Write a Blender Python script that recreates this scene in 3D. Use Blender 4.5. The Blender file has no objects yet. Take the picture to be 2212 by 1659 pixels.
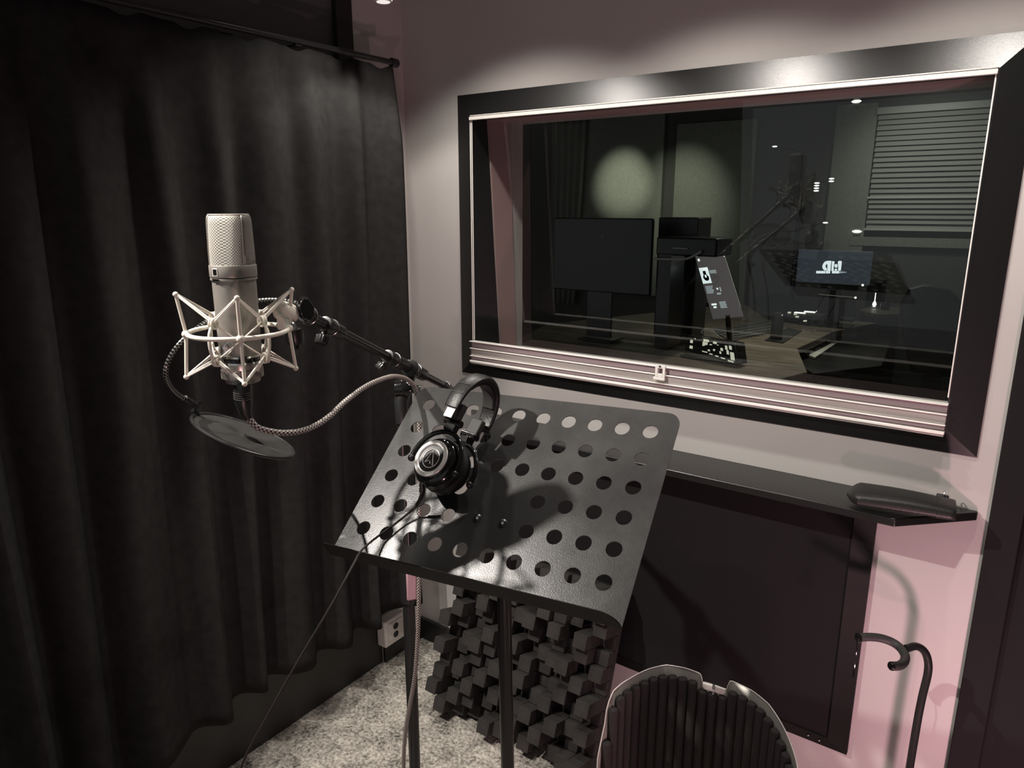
import bpy, bmesh, math, random
from mathutils import Vector, Matrix
random.seed(7)
S = bpy.context.scene
COL = S.collection
PI = math.pi
V = Vector

# ------------------------------------------------------------------ camera
F_PX, CX, CY = 1556.0, 1106.0, 829.5
PITCH, YAW = math.radians(13.74), math.radians(35.55)
CAM = V((0, 0, 1.6))
cd = bpy.data.cameras.new('camera'); cam = bpy.data.objects.new('camera', cd); COL.objects.link(cam)
cam.location = CAM; cam.rotation_euler = (PI/2 - PITCH, 0, YAW)
cd.sensor_width = 36; cd.lens = 36*F_PX/2212; cd.clip_start = .02; cd.clip_end = 60
S.camera = cam
S.view_settings.view_transform = 'Standard'; S.view_settings.look = 'None'
S.view_settings.gamma = 1; S.view_settings.use_curve_mapping = False
S.view_settings.exposure = 0.0

# ------------------------------------------------------------------ pixel rays at the photograph's own depth
RGT = V((math.cos(YAW), math.sin(YAW), 0)); FH = V((-math.sin(YAW), math.cos(YAW), 0)); ZZ = V((0, 0, 1))
FWD = FH*math.cos(PITCH) - ZZ*math.sin(PITCH); UPV = FH*math.sin(PITCH) + ZZ*math.cos(PITCH)
def ray(u, v): return FWD + RGT*((u-CX)/F_PX) - UPV*((v-CY)/F_PX)
def at_y(u, v, y): d = ray(u, v); return CAM + d*(y/d.y)
def at_z(u, v, z): d = ray(u, v); return CAM + d*((z-1.6)/d.z)
def at_t(u, v, t): return CAM + ray(u, v)*t

# ------------------------------------------------------------------ world and lights
w = bpy.data.worlds.new('World'); S.world = w; w.use_nodes = True
w.node_tree.nodes['Background'].inputs[0].default_value = (.95, 1, 1, 1)
w.node_tree.nodes['Background'].inputs[1].default_value = .27
S.cycles.use_denoising = True
S.cycles.max_bounces = 8; S.cycles.diffuse_bounces = 4; S.cycles.glossy_bounces = 4
S.cycles.transparent_max_bounces = 16
S.cycles.caustics_reflective = False; S.cycles.caustics_refractive = False
S.cycles.sample_clamp_indirect = 3.0

def spot(name, loc, aim, power, size, blend, radius, color=(1, 1, 1)):
    l = bpy.data.lights.new(name, 'SPOT'); l.energy = power; l.spot_size = math.radians(size); l.spot_blend = blend
    l.shadow_soft_size = radius; l.color = color
    o = bpy.data.objects.new(name, l); COL.objects.link(o); o.location = loc
    o.rotation_euler = (V(aim)-V(loc)).to_track_quat('-Z', 'Y').to_euler(); return o
def area(name, loc, aim, power, sx, sy, color=(1, 1, 1)):
    l = bpy.data.lights.new(name, 'AREA'); l.energy = power; l.shape = 'RECTANGLE'; l.size = sx; l.size_y = sy; l.color = color
    o = bpy.data.objects.new(name, l); COL.objects.link(o); o.location = loc
    o.rotation_euler = (V(aim)-V(loc)).to_track_quat('-Z', 'Y').to_euler(); return o

WARM = (1, .93, .86)
KEY = (-1.335, .10, 2.245)
ROW = [(-1.41, 1.42, 2.10), (-1.20, 1.36, 2.30), (-.645, 1.36, 2.30), (-.12, 1.36, 2.30)]
CY1 = 7.4                                     # far wall of the control room
spot('key_spot', KEY, (-.62, .85, 1.15), 128, 78, .35, .014, WARM)
spot('floor_spot', (-.98, .12, 2.44), (-1.20, 1.30, 0), 62, 34, .5, .03, WARM)
for i, p in enumerate(ROW):
    spot('ceiling_spot', (p[0], p[1], p[2]-.012), (p[0], p[1]+(.08, .0, .0, .0)[i], 0), (7, 24, 22, 20)[i], (112, 122, 124, 124)[i], (.3, .5, .5, .5)[i], .02, WARM)
spot('pink_lamp', (.13, 1.20, .40), (-.16, 1.8, .62), 15, 165, .6, .03, (1, .56, .64))
spot('pink_lamp', (.5, -.6, .35), (-.8, 1.9, 1.5), 26, 100, .9, .08, (1, .56, .60))
A_SPOT = at_y(1345, 395, CY1-.07); B_SPOT = at_y(1470, 440, CY1-.07)
spot('control_spot', (A_SPOT.x+.25, CY1-1.9, 2.5), A_SPOT, 120, 24, 1, .03, (.95, 1, .82))
spot('control_spot', (B_SPOT.x+.1, CY1-1.4, 2.55), B_SPOT, 40, 46, 1, .03, (.95, 1, .82))
d0 = at_z(1690, 755, .76)
spot('control_spot', (d0.x+.1, d0.y, 2.55), d0, 60, 70, 1, .05, (1, .97, .85))
bl0 = at_y(2010, 380, CY1)
spot('control_spot', (bl0.x-.1, CY1-1.2, 2.5), bl0, 18, 80, 1, .05, (.97, 1, .9))  # added spot that brightens the modelled blind reflection
area('control_ceiling_light', (-1.2, 5.6, 2.58), (-1.2, 5.6, 0), 5, 1.2, .8, (.97, 1, .9))

# ------------------------------------------------------------------ materials
def mat(name, col, rough=.6, metal=0, spec=.5, var=0, vscale=8, bump=0, bscale=200, emit=None, estr=0, coat=0, col2=None, stretch=None, detail=4):
    m = bpy.data.materials.new(name); m.use_nodes = True
    nt = m.node_tree; b = nt.nodes['Principled BSDF']
    b.inputs['Base Color'].default_value = (*col, 1); b.inputs['Roughness'].default_value = rough
    b.inputs['Metallic'].default_value = metal; b.inputs['Specular IOR Level'].default_value = spec
    b.inputs['Coat Weight'].default_value = coat; b.inputs['Coat Roughness'].default_value = .12
    tc = mp = None
    if var or bump:
        tc = nt.nodes.new('ShaderNodeTexCoord'); mp = nt.nodes.new('ShaderNodeMapping')
        nt.links.new(tc.outputs['Object'], mp.inputs[0])
        if stretch: mp.inputs['Scale'].default_value = stretch
    if var:
        n = nt.nodes.new('ShaderNodeTexNoise'); n.inputs['Scale'].default_value = vscale; n.inputs['Detail'].default_value = detail
        r = nt.nodes.new('ShaderNodeValToRGB')
        c1 = col2 or tuple(c*(1-var) for c in col)
        r.color_ramp.elements[0].position = .34; r.color_ramp.elements[1].position = .66
        r.color_ramp.elements[0].color = (*c1, 1); r.color_ramp.elements[1].color = (*[min(1, c*(1+var*.6)) for c in col], 1)
        nt.links.new(mp.outputs[0], n.inputs['Vector']); nt.links.new(n.outputs[0], r.inputs[0]); nt.links.new(r.outputs[0], b.inputs['Base Color'])
    if bump:
        n2 = nt.nodes.new('ShaderNodeTexNoise'); n2.inputs['Scale'].default_value = bscale; n2.inputs['Detail'].default_value = 3
        bp = nt.nodes.new('ShaderNodeBump'); bp.inputs['Strength'].default_value = bump; bp.inputs['Distance'].default_value = .002
        nt.links.new(mp.outputs[0], n2.inputs['Vector']); nt.links.new(n2.outputs[0], bp.inputs['Height']); nt.links.new(bp.outputs[0], b.inputs['Normal'])
    if emit:
        b.inputs['Emission Color'].default_value = (*emit, 1); b.inputs['Emission Strength'].default_value = estr
    return m

M = {}
M['wall'] = mat('wall_paint', (.50, .475, .455), .55, spec=.35, var=.04, vscale=3, bump=.12, bscale=90)
M['jamb'] = mat('jamb_paint_pink_lit', (.36, .25, .24), .6)  # the pink light's tint is put into this colour
M['dark_wall'] = mat('dark_paint', (.06, .05, .05), .5)
M['ceiling'] = mat('ceiling_paint', (.40, .39, .38), .8)
M['gloss_black'] = mat('black_lacquer', (.11, .11, .112), .45, spec=.3, bump=.05, bscale=300)
M['lip_black'] = mat('black_lip_paint', (.010, .010, .0095), .55, spec=.12)
M['shelf_black'] = mat('black_shelf_lacquer', (.014, .014, .0135), .27, spec=.4)
M['frame_black'] = mat('black_stained_wood', (.009, .009, .009), .33, spec=.6, bump=.08, bscale=160, stretch=(1, 8, 8))
M['base_black'] = mat('black_baseboard', (.02, .02, .019), .4, spec=.4)
M['curtain'] = mat('black_velvet', (.026, .0255, .025), .95, spec=.05, var=.15, vscale=40, bump=.2, bscale=600)
M['black_metal'] = mat('black_powder_coat', (.014, .014, .014), .24, spec=.5)
M['black_plastic'] = mat('black_plastic', (.014, .014, .014), .35, spec=.5)
M['gloss_plastic'] = mat('glossy_black_plastic', (.008, .008, .008), .12, spec=.6)
M['rubber'] = mat('black_rubber', (.03, .03, .028), .6, spec=.4)
M['chrome'] = mat('chrome', (.75, .75, .74), .15, metal=1)
M['ring_silver'] = mat('silver_lacquer', (.62, .62, .60), .3, metal=.2)
M['steel'] = mat('brushed_steel', (.5, .5, .5), .3, metal=1)
M['nickel'] = mat('satin_nickel', (.27, .25, .225), .42, metal=.45, spec=.5)
M['nickel_dark'] = mat('satin_nickel_base', (.42, .39, .35), .3, metal=.7)
M['mount'] = mat('cream_coated_steel', (.70, .67, .58), .35, spec=.5)
M['cord'] = mat('cream_elastic', (.76, .73, .65), .7)
M['brace'] = mat('grey_steel', (.30, .29, .26), .3, metal=.6)
M['leather'] = mat('black_leather', (.013, .013, .0125), .42, spec=.35, bump=.22, bscale=260)
M['foam'] = mat('charcoal_foam', (.030, .026, .026), .85, spec=.2, bump=.3, bscale=500)
M['block'] = mat('charcoal_block', (.034, .031, .029), .8, spec=.25, var=.2, vscale=30, bump=.3, bscale=400)
M['fabric'] = mat('black_acoustic_fabric', (.014, .0128, .0134), .9, spec=.15, bump=.2, bscale=900)
M['white_plastic'] = mat('white_plastic', (.72, .70, .66), .35)
M['clear'] = mat('frosted_clear_plastic', (.40, .37, .35), .25, spec=.6, var=.12, vscale=5, stretch=(1, 30, 30))
M['clear_edge'] = mat('clear_plastic_edge', (.86, .83, .78), .2, spec=.7)
M['braid'] = None
M['wood'] = mat('desk_walnut', (.20, .165, .12), .45, var=.4, vscale=6, stretch=(1, 7, 1), bump=.1)
M['panel_green'] = mat('grey_green_fabric', (.30, .31, .26), .85, var=.1, vscale=60)
M['ctrl_wall'] = mat('control_wall_paint', (.10, .10, .09), .7)
M['blind'] = mat('grey_blind_slat', (.42, .42, .39), .5)
M['key_white'] = mat('white_key', (.7, .7, .62), .4)
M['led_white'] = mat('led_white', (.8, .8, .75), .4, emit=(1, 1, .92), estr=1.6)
M['led_key'] = mat('backlit_button', (.5, .5, .45), .4, emit=(.86, .9, .7), estr=.55)
M['led_red'] = mat('led_red', (.5, .1, .08), .4, emit=(1, .35, .3), estr=.5)
M['screen'] = mat('lit_screen_navy', (.01, .012, .015), .25, emit=(.024, .031, .038), estr=1)
M['page'] = mat('lit_screen_page', (.02, .02, .02), .25, emit=(.062, .056, .057), estr=1)
M['glyph'] = mat('lit_screen_white', (.5, .5, .5), .3, emit=(.80, .92, .93), estr=.95)
M['glyph_dim'] = mat('lit_screen_grey', (.2, .2, .2), .3, emit=(.25, .30, .32), estr=1)
M['lamp_glow'] = mat('lamp_lens', (1, 1, 1), .4, emit=(1, .93, .90), estr=.75)
M['mauve'] = mat('mauve_plastic', (.30, .235, .25), .4)
M['pink_clutch'] = mat('pale_clutch_plastic', (.50, .30, .34), .45, bump=.2, bscale=300, stretch=(1, 1, .1))

def desk_plate_mat():
    m = mat('grey_black_steel_sheet', (.045, .045, .044), .42, metal=0, spec=.7)
    nt = m.node_tree; b = nt.nodes['Principled BSDF']
    tc = nt.nodes.new('ShaderNodeTexCoord'); n = nt.nodes.new('ShaderNodeTexNoise'); n.inputs['Scale'].default_value = 9; n.inputs['Detail'].default_value = 6; n.inputs['Roughness'].default_value = .65
    r = nt.nodes.new('ShaderNodeMapRange'); r.inputs['From Min'].default_value = .35; r.inputs['From Max'].default_value = .65; r.inputs['To Min'].default_value = .25; r.inputs['To Max'].default_value = .33
    nt.links.new(tc.outputs['Object'], n.inputs['Vector']); nt.links.new(n.outputs[0], r.inputs['Value']); nt.links.new(r.outputs[0], b.inputs['Roughness'])
    n3 = nt.nodes.new('ShaderNodeTexNoise'); n3.inputs['Scale'].default_value = 5; n3.inputs['Detail'].default_value = 5
    cr = nt.nodes.new('ShaderNodeValToRGB'); cr.color_ramp.elements[0].position = .35; cr.color_ramp.elements[1].position = .75
    cr.color_ramp.elements[0].color = (.026, .026, .0257, 1); cr.color_ramp.elements[1].color = (.038, .038, .037, 1)
    nt.links.new(tc.outputs['Object'], n3.inputs['Vector']); nt.links.new(n3.outputs[0], cr.inputs[0]); nt.links.new(cr.outputs[0], b.inputs['Base Color'])
    n2 = nt.nodes.new('ShaderNodeTexNoise'); n2.inputs['Scale'].default_value = 700
    bp = nt.nodes.new('ShaderNodeBump'); bp.inputs['Strength'].default_value = .25; bp.inputs['Distance'].default_value = .0006
    nt.links.new(tc.outputs['Object'], n2.inputs['Vector']); nt.links.new(n2.outputs[0], bp.inputs['Height']); nt.links.new(bp.outputs[0], b.inputs['Normal'])
    return m
M['plate'] = desk_plate_mat()

def carpet_mat():
    m = mat('grey_mottled_carpet', (.3, .28, .25), .95, spec=.1)
    nt = m.node_tree; b = nt.nodes['Principled BSDF']
    tc = nt.nodes.new('ShaderNodeTexCoord')
    def noise(sc, det, rough=.6):
        n = nt.nodes.new('ShaderNodeTexNoise'); n.inputs['Scale'].default_value = sc; n.inputs['Detail'].default_value = det; n.inputs['Roughness'].default_value = rough
        nt.links.new(tc.outputs['Object'], n.inputs['Vector']); return n
    a = noise(11, 5, .7); f = noise(95, 3, .7)
    mx = nt.nodes.new('ShaderNodeMix'); mx.data_type = 'FLOAT'; mx.inputs[0].default_value = .55
    nt.links.new(a.outputs[0], mx.inputs[2]); nt.links.new(f.outputs[0], mx.inputs[3])
    r = nt.nodes.new('ShaderNodeValToRGB')
    r.color_ramp.elements[0].position = .38; r.color_ramp.elements[0].color = (.075, .07, .06, 1)
    r.color_ramp.elements[1].position = .62; r.color_ramp.elements[1].color = (.74, .69, .61, 1)
    nt.links.new(mx.outputs[0], r.inputs[0]); nt.links.new(r.outputs[0], b.inputs['Base Color'])
    bp = nt.nodes.new('ShaderNodeBump'); bp.inputs['Strength'].default_value = .9; bp.inputs['Distance'].default_value = .008
    nt.links.new(f.outputs[0], bp.inputs['Height']); nt.links.new(bp.outputs[0], b.inputs['Normal'])
    return m
M['carpet'] = carpet_mat()

def weave_mat(name, c1, c2, scale, metal=0, rough=.5, bump=.6):
    m = mat(name, c1, rough, metal=metal)
    nt = m.node_tree; b = nt.nodes['Principled BSDF']
    uv = nt.nodes.new('ShaderNodeUVMap')
    ch = nt.nodes.new('ShaderNodeTexChecker'); ch.inputs['Scale'].default_value = scale
    ch.inputs['Color1'].default_value = (*c1, 1); ch.inputs['Color2'].default_value = (*c2, 1)
    nt.links.new(uv.outputs[0], ch.inputs['Vector']); nt.links.new(ch.outputs[0], b.inputs['Base Color'])
    bp = nt.nodes.new('ShaderNodeBump'); bp.inputs['Strength'].default_value = bump; bp.inputs['Distance'].default_value = .0006
    nt.links.new(ch.outputs['Fac'], bp.inputs['Height']); nt.links.new(bp.outputs[0], b.inputs['Normal'])
    return m
M['braid'] = weave_mat('braided_cable_sleeve', (.46, .40, .36), (.015, .014, .014), 1.0)
M['grille'] = weave_mat('woven_mic_mesh', (.66, .63, .57), (.20, .19, .165), 1.0, metal=.35, rough=.4)
M['gooseneck'] = weave_mat('gooseneck_coil', (.30, .30, .29), (.02, .02, .02), 1.0, metal=.8, rough=.25)

def glass_mat(name, tint, refl):
    m = bpy.data.materials.new(name); m.use_nodes = True; nt = m.node_tree; nt.nodes.clear()
    o = nt.nodes.new('ShaderNodeOutputMaterial'); mix = nt.nodes.new('ShaderNodeMixShader')
    fr = nt.nodes.new('ShaderNodeFresnel'); fr.inputs[0].default_value = refl
    t = nt.nodes.new('ShaderNodeBsdfTransparent'); t.inputs[0].default_value = (*tint, 1)
    g = nt.nodes.new('ShaderNodeBsdfGlossy'); g.inputs['Roughness'].default_value = .005
    nt.links.new(fr.outputs[0], mix.inputs[0]); nt.links.new(t.outputs[0], mix.inputs[1]); nt.links.new(g.outputs[0], mix.inputs[2]); nt.links.new(mix.outputs[0], o.inputs[0])
    return m
M['glass'] = glass_mat('window_glass', (.96, .97, .96), 1.52)
def mesh_mat(name, col, alpha):
    m = mat(name, col, .8, spec=.2); nt = m.node_tree; b = nt.nodes['Principled BSDF']
    tc = nt.nodes.new('ShaderNodeTexCoord'); n = nt.nodes.new('ShaderNodeTexNoise'); n.inputs['Scale'].default_value = 11; n.inputs['Detail'].default_value = 3; n.inputs['Distortion'].default_value = 1.2
    r = nt.nodes.new('ShaderNodeMapRange'); r.inputs['To Min'].default_value = alpha-.25; r.inputs['To Max'].default_value = alpha+.25
    nt.links.new(tc.outputs['Object'], n.inputs['Vector']); nt.links.new(n.outputs[0], r.inputs['Value']); nt.links.new(r.outputs[0], b.inputs['Alpha'])
    return m
M['nylon'] = mesh_mat('nylon_mesh', (.030, .029, .028), .66)

# ------------------------------------------------------------------ mesh helper
def frame_of(d):
    d = V(d).normalized(); a = V((0, 0, 1)) if abs(d.z) < .9 else V((1, 0, 0))
    x = a.cross(d).normalized(); return x, d.cross(x)
LAST = [None]
class MB:
    def __init__(s): s.bm = bmesh.new(); s.uv = s.bm.loops.layers.uv.new('UVMap')
    def face(s, vs, smooth=False):
        try: f = s.bm.faces.new(vs); f.smooth = smooth; return f
        except ValueError: return None
    def box(s, lo, hi, mtx=None):
        lo, hi = V(lo), V(hi); vs = []
        for z in (lo.z, hi.z):
            for x, y in ((lo.x, lo.y), (hi.x, lo.y), (hi.x, hi.y), (lo.x, hi.y)):
                p = V((x, y, z)); vs.append(s.bm.verts.new(mtx @ p if mtx else p))
        for f in ((3, 2, 1, 0), (4, 5, 6, 7), (0, 1, 5, 4), (1, 2, 6, 5), (2, 3, 7, 6), (3, 0, 4, 7)): s.face([vs[i] for i in f])
        return s
    def hexa(s, pts):
        vs = [s.bm.verts.new(V(p)) for p in pts]
        for f in ((3, 2, 1, 0), (4, 5, 6, 7), (0, 1, 5, 4), (1, 2, 6, 5), (2, 3, 7, 6), (3, 0, 4, 7)): s.face([vs[i] for i in f])
        return s
    def rings(s, rings, closed=False, cap=True, smooth=True, us=None, urep=1, vrep=1):
        R_ = [[s.bm.verts.new(p) for p in r] for r in rings]; n = len(R_[0]); k = len(R_)
        for i in range(k if closed else k-1):
            a, b = R_[i], R_[(i+1) % k]
            for j in range(n):
                f = s.face([a[j], a[(j+1) % n], b[(j+1) % n], b[j]], smooth)
                if f:
                    for lp, (uu, vv) in zip(f.loops, ((j/n, i), ((j+1)/n, i), ((j+1)/n, i+1), (j/n, i+1))):
                        lp[s.uv].uv = (uu*urep, (us[vv] if us else vv)*vrep)
        if cap and not closed:
            s.face(list(reversed(R_[0]))); s.face(R_[-1])
        return s
    def tube(s, pts, r, n=10, closed=False, cap=True, urep=1, vrep=1):
        pts = [V(p) for p in pts]; k = len(pts); rings = []; L = [0]
        rr = r if isinstance(r, (list, tuple)) else [r]*k
        x = None
        for i, p in enumerate(pts):
            if closed: d = (pts[(i+1) % k]-pts[i-1])
            else: d = pts[min(i+1, k-1)]-pts[max(i-1, 0)]
            d.normalize()
            if x is None: x, y = frame_of(d)
            else:
                x = (x - d*x.dot(d)).normalized(); y = d.cross(x)
            rings.append([p + (x*math.cos(2*PI*j/n)+y*math.sin(2*PI*j/n))*rr[i] for j in range(n)])
            if i: L.append(L[-1]+(pts[i]-pts[i-1]).length)
        L.append(L[-1])
        return s.rings(rings, closed, cap, True, L, urep, vrep)
    def cyl(s, a, b, r, n=20, r2=None): return s.tube([a, b], [r, r if r2 is None else r2], n)
    def lathe(s, c, axis, prof, n=32, closed=False, cap=True):
        c = V(c); d = V(axis).normalized(); x, y = frame_of(d)
        return s.rings([[c + d*h + (x*math.cos(2*PI*j/n)+y*math.sin(2*PI*j/n))*max(r, 1e-5) for j in range(n)] for r, h in prof], closed, cap)
    def ball(s, c, r, n=12, sx=(1, 1, 1)):
        m = Matrix.Translation(V(c)) @ Matrix.Diagonal((*[r*q for q in sx], 1))
        g = bmesh.ops.create_uvsphere(s.bm, u_segments=n, v_segments=max(6, n*2//3), radius=1, matrix=m)
        for v in g['verts']:
            for f in v.link_faces: f.smooth = True
        return s
    def prism(s, poly, off, smooth=False):
        off = V(off); a = [s.bm.verts.new(V(p)) for p in poly]; b = [s.bm.verts.new(V(p)+off) for p in poly]; n = len(a)
        s.face(list(reversed(a))); s.face(b)
        for i in range(n): s.face([a[i], a[(i+1) % n], b[(i+1) % n], b[i]], smooth)
        return s
    def grid(s, fn, nu, nv, smooth=True):
        g = [[s.bm.verts.new(fn(i/nu, j/nv)) for j in range(nv+1)] for i in range(nu+1)]
        for i in range(nu):
            for j in range(nv): s.face([g[i][j], g[i+1][j], g[i+1][j+1], g[i][j+1]], smooth)
        return s
    def torus(s, c, axis, R0, r, n=40, m=8, ey=1.0, x=None):
        d = V(axis).normalized()
        if x is None: x, y = frame_of(d)
        else: y = d.cross(x)
        return s.tube([V(c)+(x*math.cos(2*PI*i/n)*R0+y*math.sin(2*PI*i/n)*R0*ey) for i in range(n)], r, m, closed=True)
    def build(s, name, m, parent=None, bevel=0, seg=2, solid=0, matrix=None):
        bmesh.ops.recalc_face_normals(s.bm, faces=s.bm.faces)
        me = bpy.data.meshes.new(name); s.bm.to_mesh(me); s.bm.free()
        me.materials.append(m)
        o = bpy.data.objects.new(name, me); COL.objects.link(o); LAST[0] = o
        try: me.set_sharp_from_angle(angle=math.radians(38))
        except Exception: pass
        if parent: o.parent = parent; o.matrix_parent_inverse = Matrix.Identity(4); o.matrix_basis = parent_inv(parent)
        if matrix is not None: o.matrix_basis = o.matrix_basis @ matrix
        if solid:
            q = o.modifiers.new('solid', 'SOLIDIFY'); q.thickness = solid; q.offset = 0
        if bevel:
            q = o.modifiers.new('bevel', 'BEVEL'); q.width = bevel; q.segments = seg; q.limit_method = 'ANGLE'; q.angle_limit = math.radians(40)
        return o
def world_mtx(o):
    m = o.matrix_basis
    return world_mtx(o.parent) @ m if o.parent else m
def parent_inv(p): return world_mtx(p).inverted()
def tag(o, label, cat, group=None):
    o['label'] = label; o['category'] = cat
    if group: o['group'] = group
    return o
def thing(name, loc, label, cat, group=None):
    o = bpy.data.objects.new(name, None); COL.objects.link(o); o.location = loc; o.empty_display_size = .05
    o.matrix_basis = Matrix.Translation(V(loc)); return tag(o, label, cat, group)
def struct(o): o['kind'] = 'structure'; return o
def smooth_path(pts, n=12, closed=False):
    P = [V(p) for p in pts]; out = []; k = len(P)
    for i in range(k if closed else k-1):
        p0 = P[i-1] if (closed or i > 0) else P[0]*2-P[1]
        p1 = P[i]; p2 = P[(i+1) % k]
        p3 = P[(i+2) % k] if (closed or i+2 < k) else P[-1]*2-P[-2]
        for j in range(n):
            t = j/n
            out.append(.5*((2*p1)+(p2-p0)*t+(2*p0-5*p1+4*p2-p3)*t*t+(3*p1-p0-3*p2+p3)*t**3))
    if not closed: out.append(P[-1])
    return out

# ================================================================== SETTING
YW, XL = 1.806, -1.717
WX0, WX1, WZ0, WZ1 = -1.428, -.104, 1.128, 1.866       # window opening
struct(MB().box((-1.9, -2.2, -.06), (1.45, 1.83, 0)).build('floor', M['carpet']))
bk = MB()
bk.box((-1.9, YW, 0), (WX0, 2.06, 2.5)).box((WX1, YW, 0), (1.45, 2.06, 2.5)).box((WX0, YW, 0), (WX1, 2.06, WZ0)).box((WX0, YW, WZ1), (WX1, 2.06, 2.5))
struct(bk.build('wall_back', M['wall']))
struct(MB().box((-1.85, 1.60, 0), (XL, YW, 2.5)).build('wall_left', M['wall']))
struct(MB().box((1.45, -2.2, 0), (1.55, 2.06, 2.5)).build('wall_right', M['dark_wall']))
struct(MB().box((-1.9, -1.4, 2.5), (1.55, 2.06, 2.58)).build('ceiling', M['ceiling']))
struct(MB().box((XL, YW-.014, 0), (0.0, YW, .085)).build('baseboard_back', M['base_black'], bevel=.003))
struct(MB().box((XL, 1.60, 0), (XL+.014, YW-.014, .078)).build('baseboard_left', M['base_black'], bevel=.003))
# dark sliding door behind the curtain
dr = struct(MB().box((XL-.05, -1.4, .268), (XL-.02, 1.56, 2.45)).build('door_1', M['gloss_black']))
MB().box((XL-.06, -1.4, 0), (XL, 1.60, .268)).build('bottom_rail', M['base_black'], dr, bevel=.004)
MB().box((XL-.06, 1.54, .268), (XL, 1.60, 2.45)).build('stile', M['base_black'], dr, bevel=.003)
# black door at the right, casing flush with x = 0
d2 = struct(MB().box((.06, YW-.016, .01), (.95, YW, 2.08)).build('door_2', M['fabric'], bevel=.003))
MB().box((0, YW-.03, 0), (.06, YW, 2.14)).build('casing', M['fabric'], d2, bevel=.003)
MB().box((.06, YW-.03, 2.08), (1.01, YW, 2.14)).build('casing', M['fabric'], d2, bevel=.003)
MB().box((.95, YW-.03, 0), (1.01, YW, 2.08)).build('casing', M['fabric'], d2, bevel=.003)

# window: bevelled mitred frame boards, liner, two tilted panes
OX0, OX1, OZ0, OZ1 = -1.4912, -.0407, 1.0707, 1.931
PR = .024
win = struct(bpy.data.objects.new('window_1', None)); COL.objects.link(win)
def board(o1, o2, i1, i2):
    # outer edge o1-o2 close to the wall, inner edge i1-i2 proud
    f = [V((o1[0], YW-.004, o1[1])), V((o2[0], YW-.004, o2[1])), V((i2[0], YW-PR, i2[1])), V((i1[0], YW-PR, i1[1]))]
    b = [V((p.x, YW+.001, p.z)) for p in f]
    MB().hexa(f+b).build('frame_board', M['frame_black'], win)
I0, I1, J0, J1 = WX0, WX1, WZ0, WZ1
board((OX0, OZ1), (OX1, OZ1), (I0, J1), (I1, J1)); board((OX0, OZ0), (OX1, OZ0), (I0, J0), (I1, J0))
board((OX0, OZ0), (OX0, OZ1), (I0, J0), (I0, J1)); board((OX1, OZ0), (OX1, OZ1), (I1, J0), (I1, J1))
def near_y(z): return 1.863 + (1.865-z)*.085
def far_y(z): return 1.981 + (1.867-z)*.056
y0, y1 = near_y(J1), near_y(J0)
lt = .004
def liner(x0, x1, z0, z1):
    MB().hexa([(x0, YW-PR, z0), (x1, YW-PR, z0), (x1, near_y(z0)-.003, z0), (x0, near_y(z0)-.003, z0),
               (x0, YW-PR, z1), (x1, YW-PR, z1), (x1, near_y(z1)-.003, z1), (x0, near_y(z1)-.003, z1)]).build('liner', M['frame_black'], win)
liner(I0, I0+lt, J0, J1); liner(I1-lt, I1, J0, J1); liner(I0+lt, I1-lt, J0, J0+lt); liner(I0+lt, I1-lt, J1-lt, J1)
def jamb(x0, x1, z0, z1):
    MB().hexa([(x0, near_y(z0)+.006, z0), (x1, near_y(z0)+.006, z0), (x1, far_y(z0)-.003, z0), (x0, far_y(z0)-.003, z0),
               (x0, near_y(z1)+.006, z1), (x1, near_y(z1)+.006, z1), (x1, far_y(z1)-.003, z1), (x0, far_y(z1)-.003, z1)]).build('reveal', M['jamb'], win)
jamb(I0, I0+lt, J0, J1); jamb(I1-lt, I1, J0, J1); jamb(I0+lt, I1-lt, J0, J0+lt); jamb(I0+lt, I1-lt, J1-lt, J1)
for fy, nm in ((near_y, 'pane'), (far_y, 'pane')):
    mb = MB(); vs = [mb.bm.verts.new(V(p)) for p in ((I0, fy(J0), J0), (I1, fy(J0), J0), (I1, fy(J1), J1), (I0, fy(J1), J1))]; mb.face(vs)
    mb.build(nm, M['glass'], win)

# ================================================================== CONTROL ROOM SHELL
struct(MB().box((-6, CY1, 0), (2.2, CY1+.1, 2.7)).build('wall_far', M['ctrl_wall']))
struct(MB().box((-6.1, 2.06, 0), (-6, CY1+.1, 2.7)).build('wall_far_left', M['ctrl_wall']))
struct(MB().box((2.2, 2.06, 0), (2.3, CY1+.1, 2.7)).build('wall_far_right', M['ctrl_wall']))
struct(MB().box((-6.1, 2.07, 2.62), (2.3, CY1+.1, 2.7)).build('ceiling_far', M['dark_wall']))
struct(MB().box((-6.1, 2.07, -.06), (2.3, CY1+.1, 0)).build('floor_far', M['dark_wall']))

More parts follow.
